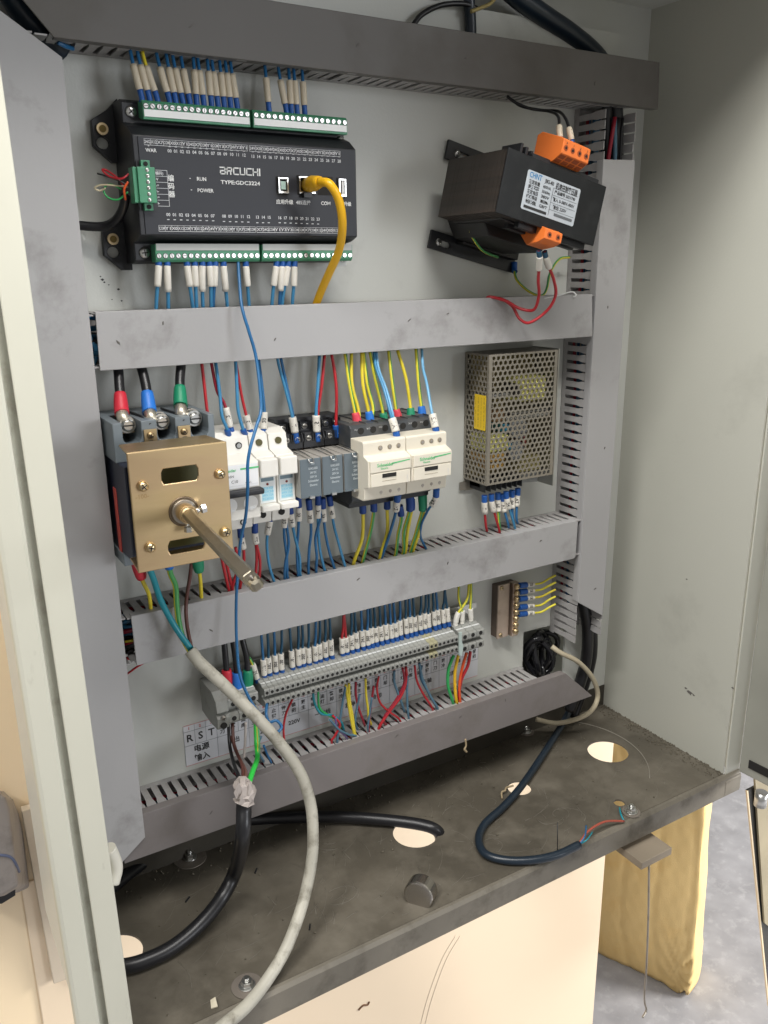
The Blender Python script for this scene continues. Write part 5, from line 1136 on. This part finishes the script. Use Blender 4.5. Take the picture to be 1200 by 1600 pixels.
# --- terminal bottoms
G6 = 'wires between terminals and the bottom duct'
SLATE = mat('slate_blue_wire', (.08,.17,.24), .4)
tb = [([(457,1092),(447,1115),(443,1140),(446,1168)],REDW,.0014,'red wire bending beside the jacketed cable below the terminals'),
([(489,1083),(492,1100),(502,1115),(520,1118),(533,1128)],TEALW,.0016,'teal wire bending sideways below the terminals'),
([(497,1080),(499,1105),(512,1117),(528,1126)],GREENW,.0014,'dark green wire beside the teal one below the terminals'),
([(540,1072),(535,1100),(530,1135),(527,1160)],SLATE,.0016,'slate wire left of the two yellow ones below the terminals'),
([(520,1118),(531,1132),(523,1150),(518,1158)],REDW,.0015,'red wire tangled with the slate wires on the bottom duct'),
([(515,1124),(530,1140),(546,1148),(556,1150)],SLATE,.0015,'slate wire lying across the tangle on the bottom duct'),
([(524,1120),(527,1138),(540,1150)],mat('violet_wire',(.16,.10,.25),.4),.0015,'violet wire in the tangle on the bottom duct'),
([(540,1070),(543,1090),(547,1115),(553,1145)],YELW,.0018,'left yellow wire below the middle of the terminals'),
([(545,1068),(546,1092),(551,1120),(554,1143)],YELW,.0018,'right yellow wire below the middle of the terminals'),
([(556,1066),(556,1085),(560,1105),(566,1122)],MATS['dark_red_wire'],.0016,'dark red wire right of the yellow pair'),
([(562,1085),(558,1105),(555,1128)],SLATE,.0015,'slate wire crossing the dark red one below the terminals'),
([(571,1060),(572,1085),(575,1108),(576,1120)],YELW,.0016,'lone thin yellow wire below the terminals'),
([(584,1072),(580,1100),(576,1138)],MATS['dark_red_wire'],.0015,'dark red wire right of the lone thin yellow one'),
([(581,1090),(578,1112),(575,1138)],SLATE,.0015,'slate wire under the dark red one at the bottom duct'),
([(592,1057),(589,1075),(594,1098),(608,1112),(624,1124)],REDW,.0014,'thin red wire looping out to the right'),
([(616,1048),(616,1065),(622,1083),(628,1100)],SLATE,.0018,'slate wire left of the thick red pair'),
([(634,1042),(635,1062),(626,1088),(608,1112),(592,1138)],REDW,.0020,'thick red wire sweeping left to the bottom duct'),
([(629,1044),(632,1066),(620,1092),(600,1122)],MATS['dark_red_wire'],.0018,'dark red wire beside the thick sweeping red one'),
([(637,1055),(636,1085),(638,1118)],SLATE,.0016,'slate wire falling straight right of the red sweep'),
([(648,1040),(651,1062),(660,1082),(674,1104)],REDW,.0016,'red wire slanting right below the terminals'),
([(655,1036),(660,1060),(671,1085),(683,1106)],SLATE,.0019,'slate wire slanting right beside a red one'),
([(659,1040),(657,1058),(668,1080),(679,1098)],DBLUEW,.0015,'deep blue wire slanting right beside the slate one'),
([(709,1024),(701,1045),(700,1070),(706,1092)],GREENW,.0022,'green wire bowing left below the wide end terminals'),
([(716,1024),(711,1050),(711,1075),(713,1094)],mat('amber_wire',(.85,.50,.02),.35),.0022,'amber wire between the green and the orange one'),
([(729,1020),(722,1045),(718,1070),(719,1096)],ORNGW,.0020,'orange wire right of the amber one'),
([(735,1018),(731,1040),(721,1062),(717,1088)],REDW,.0022,'red wire outermost below the wide end terminals')]
for pts, m_, r, lb in tb:
    k = len(pts); q = [(p[0], p[1], -.036+(.004*(i/(k-1)))) for i, p in enumerate(pts)]; l = pts[-1]
    wire(q+[(l[0]+4, l[1]+12, -.028)], m_, r, lb, G6)
# --- earth wires
for i, (y0, y1) in enumerate([(914,903),(924,914),(935,925),(948,936),(959,948)]):
    wire([(811,y0+1,-.0175),(820,y0,-.0175),(832,y0-1,-.0185),(846,y0-3,-.020),(858,y1+1,-.024),(868,y1-4,-.026)], YGW if i != 2 else YELW, .0016, '%s yellow green wire from the top on the brass earth bar' % ORD[i], 'earth wires on the brass bar', (BLUEF,.0110,.0034), .0100, SLEEVE, 'PE', sr=.0027)
# --- transformer wires
wire([(876,222,-.094),(874,203,-.090),(872,182,-.075),(858,174,-.055),(830,170,-.040),(805,160,-.032),(792,150,-.028)], BLACKW, .0017, 'black sleeved wire into the upper orange block, left one', 'black wires into the upper orange block', (BLUEF,.004,.0022), .0120, SLEEVEY, None, sr=.0028)
wire([(894,224,-.096),(890,205,-.092),(884,186,-.080),(872,174,-.060),(845,172,-.044),(815,166,-.034),(800,156,-.028)], BLACKW, .0017, 'black sleeved wire into the upper orange block, right one', 'black wires into the upper orange block', (BLUEF,.003,.0022), .0110, SLEEVEY, None, sr=.0028)
wire([(842,392,-.108),(843,402,-.106),(842,420,-.100),(841,440,-.094),(842,462,-.086),(834,484,-.076),(812,482,-.064),(790,470,-.054),(765,464,-.044),(758,470,-.036)], REDW, .0018, 'red sleeved wire left of its twin below the lower orange block', 'red wires looping out of the lower orange block', (DBLUEW,.0055,.0024), .0140, SLEEVE, None, sr=.0029)
wire([(851,393,-.108),(853,402,-.106),(859,420,-.100),(866,440,-.094),(868,462,-.088),(855,485,-.080),(828,504,-.070),(812,498,-.060),(800,478,-.052),(780,466,-.046),(770,472,-.038)], REDW, .0018, 'red sleeved wire right of its twin below the lower orange block', 'red wires looping out of the lower orange block', (DBLUEW,.0055,.0024), .0145, SLEEVE, None, sr=.0029)
wire([(804,410,-.006),(804,422,-.008),(808,438,-.016),(826,455,-.026),(845,462,-.032),(854,452,-.030),(860,425,-.024),(874,405,-.018),(890,402,-.016)], YGW, .0017, 'yellow green earth wire curving from the foot of the transformer', None, (BLUEF,.0100,.0030))
wire([(733,352,-.045),(738,370,-.042),(755,392,-.030),(778,402,-.016)], YGW, .0015, 'dull yellow green wire lying on the transformer coil', None)
b = MB(); b.tube(cr([P(850,466,y=-.046),P(872,462,y=-.046),P(893,456,y=-.047),P(900,461,y=-.048),P(896,464,y=-.048)]), .0008, WHITEP, 6); tag(b.build('white_clip'), 'thin white wire clip lying on the upper duct near the right end', 'clip')
# --- controller encoder wires
t = 'encoder wires left of the controller'
wire([(201,272,-.050),(190,279,-.050),(172,276,-.044),(160,266,-.040),(166,266,-.038),(182,277,-.044),(192,290,-.046),(196,306,-.046)], REDW, .0009, 'thin red wire looped left of the green connector', t)
wire([(200,290,-.050),(185,282,-.048),(168,276,-.042),(152,271,-.038)], BLACKW, .0008, 'thin black wire pointing out left of the green connector', t)
wire([(200,292,-.048),(180,290,-.044),(158,289,-.040),(148,294,-.038),(156,298,-.038),(165,294,-.04)], mat('cream_wire',(.55,.48,.32),.4), .0008, 'thin cream wire looped left of the green connector', t)
wire([(200,300,-.048),(184,312,-.044),(168,308,-.040),(162,296,-.038),(172,288,-.040),(190,296,-.044)], GREENW, .0008, 'thin green wire looped left of the green connector', t)
wire([(200,284,-.052),(194,296,-.050),(196,312,-.046)], ORNGW, .0011, 'short orange wire pressed against the green connector', t)
wire([(196,306,-.040),(192,326,-.034),(180,345,-.026),(160,354,-.018),(120,352,-.012),(100,350,-.010)], BLACKW, .0035, 'black cable leaving left below the encoder connector', None, name='encoder_cable', cat='cable', n=12)
# --- wires seen in the gaps beside the left duct
def gap(pts, m_, r, lb): wire(pts, m_, r, lb, 'wires visible beside the left duct')
gap([(128,500,-.02),(142,530,-.028),(150,545,-.030),(147,565,-.026),(130,575,-.02)], LBLUEW, .0022, 'sky blue loop showing left of the upper duct')
gap([(128,512,-.015),(146,542,-.020),(146,575,-.020),(130,590,-.015)], BLUEW, .0022, 'deep blue loop showing left of the upper duct')
for i, (ya_, yb_, m_, nm) in enumerate([(962,958,BLUEW,'topmost blue'),(980,978,LBLUEW,'sky blue'),(1004,1000,YELW,'yellow'),(1012,1008,YGW,'yellow green'),(1020,1014,BLACKW,'black'),(990,990,DBLUEW,'deep blue'),(1030,1024,REDW,'upper red')]):
    gap([(175,ya_+4,-.015),(195,ya_,-.026),(212,yb_,-.028),(235,yb_-6,-.024)], m_, .0021, '%s wire showing left of the middle duct' % nm)
gap([(188,1060,-.015),(200,1052,-.020),(214,1042,-.024),(228,1034,-.024)], REDW, .0012, 'red wire peeping out below the left end of the middle duct')
# ================================================================== CABLES
def zf(px, py, r): return (px, py, 'z', FZ+r)
t0 = [(297,1016,-.070),(312,1035,-.076),(345,1066,-.086),(400,1120,-.096),(440,1165,-.100),(470,1210,-.104),(485,1255,-.108),(489,1300,-.116),(487,1345,-.124),(476,1400,-.134),(462,1445,-.146),(443,1490,-.156),(415,1535,-.166),(385,1572,-.176),(350,1602,-.186),(310,1635,-.196)]
wire(t0, GREYJ, .0052, 'thick grimy off-white jacketed cable hanging across the terminals to the floor edge', None, name='jacketed_cable', cat='cable', n=16, sub=9)
t1 = [(383,1236,-.100),(381,1262,-.102),(379,1310,-.108),(368,1360,'z',-.530),(345,1405,'z',-.548),(312,1445,'z',-.560),(270,1480,'z',-.566),(230,1500,'z',-.567),(195,1510,'z',-.567),(150,1512,'z',-.567)]
o = wire(t1, BLACKW, .0066, 'thick black cable with taped end lying across the left floor', None, name='power_cable', cat='cable', n=16, sub=9)
b = MB(); p = cr([pt((380,1214,-.097)), pt((379,1226,-.100)), pt((383,1240,-.101)), pt((381,1251,-.101))], 3)
b.tube(p, .007, TAPE, 9, rs=[.0040+.0045*min(1,i_/4)+random.uniform(-.0012,.0012) for i_ in range(len(p))])
b.v = [v+Vector((random.uniform(-.0016,.0016),random.uniform(-.0016,.0016),random.uniform(-.0012,.0012))) for v in b.v]; b.sm = [False]*len(b.sm)
for q_ in (((372,1222),(366,1240),(370,1250),(380,1236)),((390,1222),(398,1238),(395,1250),(386,1240)),((376,1240),(372,1256),(384,1258),(388,1244))):
    k_ = [P(a_,b_,y=-.1075)+Vector((0,random.uniform(-.002,.002),0)) for a_,b_ in q_]; b.add(k_+[v+Vector((.0003,.0006,0)) for v in k_], [(0,1,2,3),(7,6,5,4),(0,4,5,1),(1,5,6,2),(2,6,7,3),(3,7,4,0)], TAPE)
b.build('tape_wrap', o)
for pts, m_, r, lb in (([(357,1132,-.040),(359,1165,-.052),(366,1195,-.075),(377,1222,-.097)],BLACKW,.0020,'black core wire running from the terminals into the taped cable'),([(363,1130,-.040),(366,1165,-.055),(378,1195,-.078),(380,1222,-.097)],BROWNW,.0019,'brown core wire running from the terminals into the taped cable'),([(361,1150,-.046),(372,1180,-.062),(384,1205,-.084),(382,1222,-.097)],mat('mauve_brown_wire',(.15,.07,.06),.4),.0018,'mauve core wire running from the terminals into the taped cable'),([(384,1128,-.045),(383,1160,-.050),(381,1185,-.055)],mat('dull_white_wire',(.42,.38,.36),.4),.0016,'short dull white wire hanging behind the jacketed cable'),([(400,1130,-.050),(401,1160,-.060),(402,1185,-.074),(395,1205,-.086),(389,1224,-.097)],mat('bright_green_wire',(.03,.50,.06),.35),.0024,'bright green core wire running into the taped cable'),([(402,1132,-.052),(404,1158,-.062),(404,1180,-.072)],YGW,.0017,'yellow green wire beside the bright green core'),([(408,1150,-.045),(402,1170,-.045),(412,1190,-.036)],SLATE,.0016,'slate wire behind the jacketed cable at the bottom duct'),([(412,1165,-.042),(418,1180,-.038),(424,1192,-.034)],BLUEW,.0014,'blue wire right of the slate one at the bottom duct')):
    wire(pts, m_, r, lb, 'core wires around the taped cable end')
wire([(370,1282,'z',FZ+.018),(430,1278,'z',FZ+.012),(520,1276,'z',FZ+.009),(600,1281,'z',FZ+.008),(655,1288,'z',FZ+.007),(680,1296,'z',FZ+.004),(688,1308,'z',FZ-.012),(686,1325,'z',FZ-.06)], BLACKW, .0062, 'thick black cable running into the large middle floor hole', None, name='power_cable', cat='cable', n=14)
wire([(165,1395,'z',FZ+.012),(230,1345,'z',FZ+.008),(300,1310,'z',FZ+.010),(370,1283,'z',FZ+.018)], BLACKW, .0058, 'black cable in the shadow under the bottom duct', None, name='power_cable', cat='cable', n=12)
wire([(900,1085,'z',-.535),(885,1120,'z',-.555),(862,1158,'z',FZ+.008),(838,1195,'z',FZ+.006),(812,1232,'z',FZ+.006),(785,1262,'z',FZ+.005),(757,1288,'z',FZ+.005),(748,1312,'z',FZ+.005),(758,1334,'z',FZ+.005),(790,1344,'z',FZ+.005),(830,1344,'z',FZ+.005),(870,1336,'z',FZ+.005),(905,1320,'z',FZ+.005)], NAVYCAB, .0042, 'dark grey cable curving over a small floor hole to the front lip', None, name='control_cable', cat='cable', n=12)
wire([(905,1320,'z',FZ+.006),(914,1306,'z',FZ+.012),(916,1290,'z',FZ+.012)], BLUEW, .0010, 'short blue end of wire sticking up at the floor lip', 'stripped wire ends at the floor lip')
wire([(908,1318,'z',FZ+.006),(917,1312,'z',FZ+.010),(926,1300,'z',FZ+.006)], TEALW, .0009, 'short teal end of wire at the floor lip', 'stripped wire ends at the floor lip')
wire([(906,1316,'z',FZ+.006),(920,1298,'z',FZ+.010),(945,1284,'z',FZ+.010),(975,1283,'z',FZ+.003)], mat('faded_red_wire',(.38,.08,.05),.5), .0015, 'faded red wire lying towards the right floor bolt', 'stripped wire ends at the floor lip')
wire([(975,1283,'z',FZ+.003),(970,1272,'z',FZ+.006),(968,1262,'z',FZ+.004)], TEALW, .0012, 'short teal wire beside the right floor bolt', 'stripped wire ends at the floor lip')
b = MB(); b.tube([P(871,1330,z=FZ+.002), P(871,1285,z=FZ+.030)], .0005, BLACKW, 5); tag(b.build('wire_strand'), 'thin dark strand standing up from the floor beside the curved cable', 'strand')
# right side cables
wire([(958,110,-.020),(962,160,-.022),(964,240,-.022),(960,300,-.020)], mat('charcoal_cable',(.035,.036,.040),.4), .0070, 'thick charcoal cable inside the open top of the right duct', None, name='power_cable', cat='cable', n=12)
wire([(946,110,-.024),(948,170,-.026),(950,300,-.024)], BLACKW, .0050, 'black cable beside the charcoal one inside the right duct', None, name='power_cable', cat='cable', n=12)
wire([(905,880,-.020),(912,940,-.022),(918,980,-.020),(916,1030,-.014),(905,1070,-.010),(890,1110,-.006)], BLACKW, .0072, 'thick black cable leaving the bottom of the right duct', None, name='power_cable', cat='cable', n=14)
wire([(915,900,-.014),(924,960,-.012),(926,1020,-.006),(914,1070,0.0),(896,1120,.004)], mat('soot_cable',(.008,.008,.010),.3), .0060, 'second black cable hidden behind the one leaving the right duct', None, name='power_cable', cat='cable', n=14)
wire([(862,1010,-.020),(876,1020,-.028),(903,1034,-.034),(925,1058,-.034),(934,1085,-.030),(926,1108,-.030),(905,1122,-.020),(870,1130,-.004),(838,1124,.008)], BEIGEC, .0030, 'beige cable looping from the plate cut-out round the bottom duct end', None, name='beige_cable', cat='cable', n=12)
# coil in the cut-out
t = thing('cable_coil', (.632, .012, -.465), 'shiny black coiled cable behind the cut-out of the mounting plate', 'cable coil')
for i, (cx, cz, rx, rz, yy, tl) in enumerate([(842,1022,.020,.028,.006,.1),(846,1026,.016,.024,.010,-.1),(838,1024,.013,.026,.002,.2),(850,1022,.020,.030,.014,.0),(845,1030,.010,.022,-.001,.05)]):
    c0 = P(cx, cz, y=yy); b = MB()
    b.tube([c0+Vector((rx*math.cos(a)*math.cos(tl)-rz*math.sin(a)*math.sin(tl), .006*math.sin(2*a+i), rz*math.sin(a)*math.cos(tl)+rx*math.cos(a)*math.sin(tl))) for a in [k*2*math.pi/26 for k in range(27)]], .0036, mat('glossy_black_cable',(.010,.010,.012),.15), 10, caps=False); b.build('cable_turn', t)
b = MB(); q = P(845,996,y=.016); b.box(q.x-.008,q.x+.008,.014,.018,q.z-.012,q.z+.010,WHITEP); b.build('white_tag', t, bevel=.002)
# above the top duct
wire([(760,-60,-.010),(800,-12,-.006),(850,25,-.002),(890,52,.000),(930,86,.002),(960,130,.0)], NAVYCAB, .0095, 'thick navy cable slanting behind the right end of the top duct', None, name='power_cable', cat='cable', n=14)
wire([(733,-60,-.010),(733,0,-.008),(735,30,-.006),(736,70,-.004)], NAVYCAB, .0052, 'navy cable dropping straight behind the top duct', None, name='power_cable', cat='cable', n=12)
wire([(645,40,-.008),(660,22,-.008),(690,8,-.008),(725,6,-.010),(745,14,-.010)], BLACKW, .0024, 'thin black cable arching over the top duct', None, name='control_cable', cat='cable')
wire([(736,18,-.014),(752,12,-.014),(768,4,-.014),(782,-14,-.014)], mat('dull_yellow_wire',(.42,.33,.12),.45), .0020, 'dull yellow wire crossing the navy cables above the top duct', None)
wire([(10,-20,-.020),(35,18,-.020),(62,48,-.018),(82,66,-.012),(96,78,-.008)], NAVYCAB, .009, 'dark tube standing for the shade in the mitred gap of the top left duct corner', None, name='gap_shade', cat='cable', n=12)  # tube stands in for the dark shaded gap between the mitred covers
wire([(90,66,-.030),(102,72,-.028),(114,76,-.022)], BLUEW, .0020, 'blue wire in the first open slot of the top duct', None)
wire([(170,1325,-.150),(178,1342,-.148),(181,1358,-.148),(176,1380,-.150)], mat('pale_cable_jacket', (.62,.60,.52), .5), .0050, 'pale cable bulging out behind the left door edge', None, name='pale_cable', cat='cable', n=12)
# ================================================================== SMALL THINGS ON THE FLOOR
def bolt(px, py, label, washer=.016, y_=None):
    p = P(px, py, z=FZ+.001); t = thing('floor_bolt', (p.x, p.y, FZ), label, 'bolt', 'bolts through the cabinet floor')
    b = MB(); b.cyl((p.x,p.y,FZ+.0001),(p.x,p.y,FZ+.0012),washer,mat('dusty_washer',(.24,.21,.18),.55,.5,var=.2),28); b.build('washer', t)
    b = MB(); b.cyl((p.x,p.y,FZ+.0012),(p.x,p.y,FZ+.0022),.0070,STEEL,20); b.cyl((p.x,p.y,FZ+.0022),(p.x,p.y,FZ+.0065),.0052,STEEL,6,smooth=False); b.build('nut', t, bevel=.0004)
    b = MB()
    for k in range(2): b.cyl((p.x,p.y,FZ+.0065+k*.0016),(p.x,p.y,FZ+.0081+k*.0016),.0027,STEEL,12,.0022)
    b.build('threaded_stud', t)
bolt(986,1268,'bright bolt and nut near the right front corner of the floor',.010)
bolt(386,1540,'bolt on a dusty washer near the front floor edge by the jacketed cable',.013)
bolt(822,1143,'bolt and nut just in front of the right end of the bottom duct',.010)
bolt(297,1340,'bolt on a large round washer below the left end of the bottom duct',.0165)
t = thing('round_knob', (.355, -.155, FZ), 'round brushed steel knob lying on the floor against the front lip', 'steel knob')
q = P(657,1394,y=-.148); ax = Vector((-.78,-.58,.10)).normalized(); b = MB(); KS = mat('brushed_knob', (.46,.43,.39), .27, 1., var=.15)
n_ = 36
rings = [(-.0080,.0134),(-.0074,.0144),(.0058,.0144),(.0072,.0138),(.0077,.0126)]
u = ax.orthogonal().normalized(); v = ax.cross(u); vs = []; fs = []
for s_, r in rings:
    for i in range(n_): a = 2*math.pi*i/n_; vs.append(q+ax*s_+(u*math.cos(a)+v*math.sin(a))*r)
for k in range(len(rings)-1):
    for i in range(n_): fs.append((k*n_+i,k*n_+(i+1)%n_,(k+1)*n_+(i+1)%n_,(k+1)*n_+i))
fs.append(tuple(reversed(range(n_)))); fs.append(tuple(range((len(rings)-1)*n_,len(rings)*n_)))
b.add(vs, fs, KS); b.build('knob_body', t)
b = MB(); b.cyl(q-ax*.008, q-ax*.014, .0085, DSTEEL, 20); b.build('collar', t)
b = MB(); b.cyl(q-ax*.013, q-ax*.026+Vector((0,0,-.004)), .0024, DSTEEL, 10); b.build('stem', t)
b = MB(); b.tube(cr([q+Vector((.002,-.006,-.010)), q+Vector((.006,-.010,-.016)), q+Vector((.001,-.012,-.022)), q+Vector((.006,-.010,-.0245))]), .0013, DSTEEL, 6); b.build('small_clip', t)
for (px, py, s_, lb) in ((727,1168,1,'tan twist of string hanging under the bottom duct'),(792,1238,.9,'rusty tan wire twist lying beside the small floor hole')):
    p = P(px, py, y=-.062) if s_ == 1 else P(px, py, z=FZ+.004); b = MB()
    if s_ == 1: path = [p+Vector((0,0,.010)), p+Vector((.001,0,.002)), p+Vector((-.001,0,-.002)), p+Vector((.002,0,-.006)), p+Vector((.0,0,-.003))]
    else: path = [p+Vector((.014,.006,0)), p+Vector((.004,.006,.001)), p+Vector((-.001,.002,.0015)), p+Vector((-.005,.003,0)), p+Vector((-.010,-.004,-.002))]
    b.tube(cr(path), .0011, mat('tan_string',(.36,.28,.17),.7), 6); tag(b.build('twisted_string'), lb, 'string')
b = MB(); p = P(334,1570,z=FZ+.001); b.add([p+Vector((-.003,-.002,0)),p+Vector((.002,-.004,.001)),p+Vector((.003,.004,.003)),p+Vector((-.001,.005,.001))],[(0,1,2,3)],mat('paper_scrap',(.55,.50,.38),.6)); b.v += [v-Vector((0,0,.0008)) for v in b.v[:4]]; b.f += [(3+4,2+4,1+4,0+4)]; b.mi += [0]; b.sm += [False]
tag(b.build('paper_scrap'), 'small pale scrap lying near the front floor edge left of the bolt', 'scrap')
for px, py, lb in ((484,1448,'small dark clipping on the floor right of the jacketed cable'),(400,1360,'tiny dark crumb in the middle of the dirty floor'),(293,1405,'dark clipping left of the thick black cable on the floor')):
    p = P(px, py, z=FZ+.001); b = MB(); b.box(p.x-.0035,p.x+.0035,p.y-.0006,p.y+.0006,FZ,FZ+.0015,BLACKP,M=Matrix.Translation(p)@Matrix.Rotation(random.uniform(.5,1.4),4,'Z')@Matrix.Translation(-p)); tag(b.build('wire_clipping'), lb, 'clipping')

# ================================================================== WIRES PACKED INSIDE THE DUCTS
def packed(label, pts, n):
    b = MB()
    for k in range(n):
        m_ = random.choice((BLUEW, DBLUEW, DBLUEW, BLACKW, BLACKW, SLATE, MATS['dark_red_wire'])); oy, oz = random.uniform(-.034,-.006), random.uniform(-.015,.015)
        pp = []
        for i in range(len(pts)-1):
            a, c = Vector(pts[i]), Vector(pts[i+1]); steps = 10
            for j in range(steps): pp.append(a.lerp(c, j/steps))
        pp.append(Vector(pts[-1])); hz = abs(pp[-1].x-pp[0].x) > .1
        q = [p + (Vector((0, oy+random.uniform(-.003,.003), oz+random.uniform(-.003,.003))) if hz else Vector((oz+random.uniform(-.003,.003), oy+random.uniform(-.003,.003), 0))) for p in pp]
        b.tube(cr(q, 3), random.uniform(.0016,.0024), m_, 6)
    o = b.build('packed_wires'); tag(o, label, 'wires', kind='stuff')
packed('dark mass of wires packed inside the upper duct', [(.14,0,-.052),(.64,0,-.052)], 14)
packed('dark mass of wires packed inside the middle duct', [(.14,0,-.295),(.64,0,-.295)], 16)
packed('dark mass of wires packed inside the bottom duct', [(.14,0,-.480),(.60,0,-.480)], 12)
packed('dark mass of wires packed inside the top duct', [(.14,0,.170),(.69,0,.170)], 12)
packed('dark mass of wires packed inside the right duct', [(.669,0,-.38),(.669,0,.14)], 12)

SM = mat('scuff_mark', (.12,.11,.10), .6)
def scuff(thing_name, marks):
    par = bpy.data.objects[thing_name]
    for px, py, l, a in marks:
        p = P(px, py, y=YC-.0012); b = MB(); r = l*.5; w_ = random.uniform(.0003,.0007)
        n_ = 7; up = []; dn = []
        for i in range(n_):
            t_ = -1+2*i/(n_-1); x_ = t_*r; h_ = w_*(1-t_*t_)*random.uniform(.6,1.3)+.00008; c_ = .15*r*math.sin(2*t_)
            up.append((p.x+x_*math.cos(a)-(c_+h_)*math.sin(a), p.z+x_*math.sin(a)+(c_+h_)*math.cos(a))); dn.append((p.x+x_*math.cos(a)-(c_-h_)*math.sin(a), p.z+x_*math.sin(a)+(c_-h_)*math.cos(a)))
        b.prism(up+dn[::-1], YC-.00125, YC-.0006, SM); b.build('scuff_mark', par)
scuff('upper_cable_duct', [(640,500,.004,.4),(255,505,.003,1.2),(700,490,.003,.1),(185,535,.004,2.0),(430,530,.003,.7)])
scuff('middle_cable_duct', [(560,905,.004,.3),(700,880,.003,1.0),(330,985,.004,2.2),(845,845,.003,.2)])
scuff('bottom_cable_duct', [(790,1094,.0035,1.5),(620,1150,.005,.3),(470,1205,.003,1.1),(720,1120,.004,.2),(330,1270,.004,.6)])
scuff('right_cable_duct', [(930,920,.004,.1),(950,480,.003,1.4),(945,700,.003,.8)])
scuff('top_cable_duct', [(300,40,.005,.5),(730,90,.005,.2),(930,130,.004,1.0),(560,70,.004,.3)])
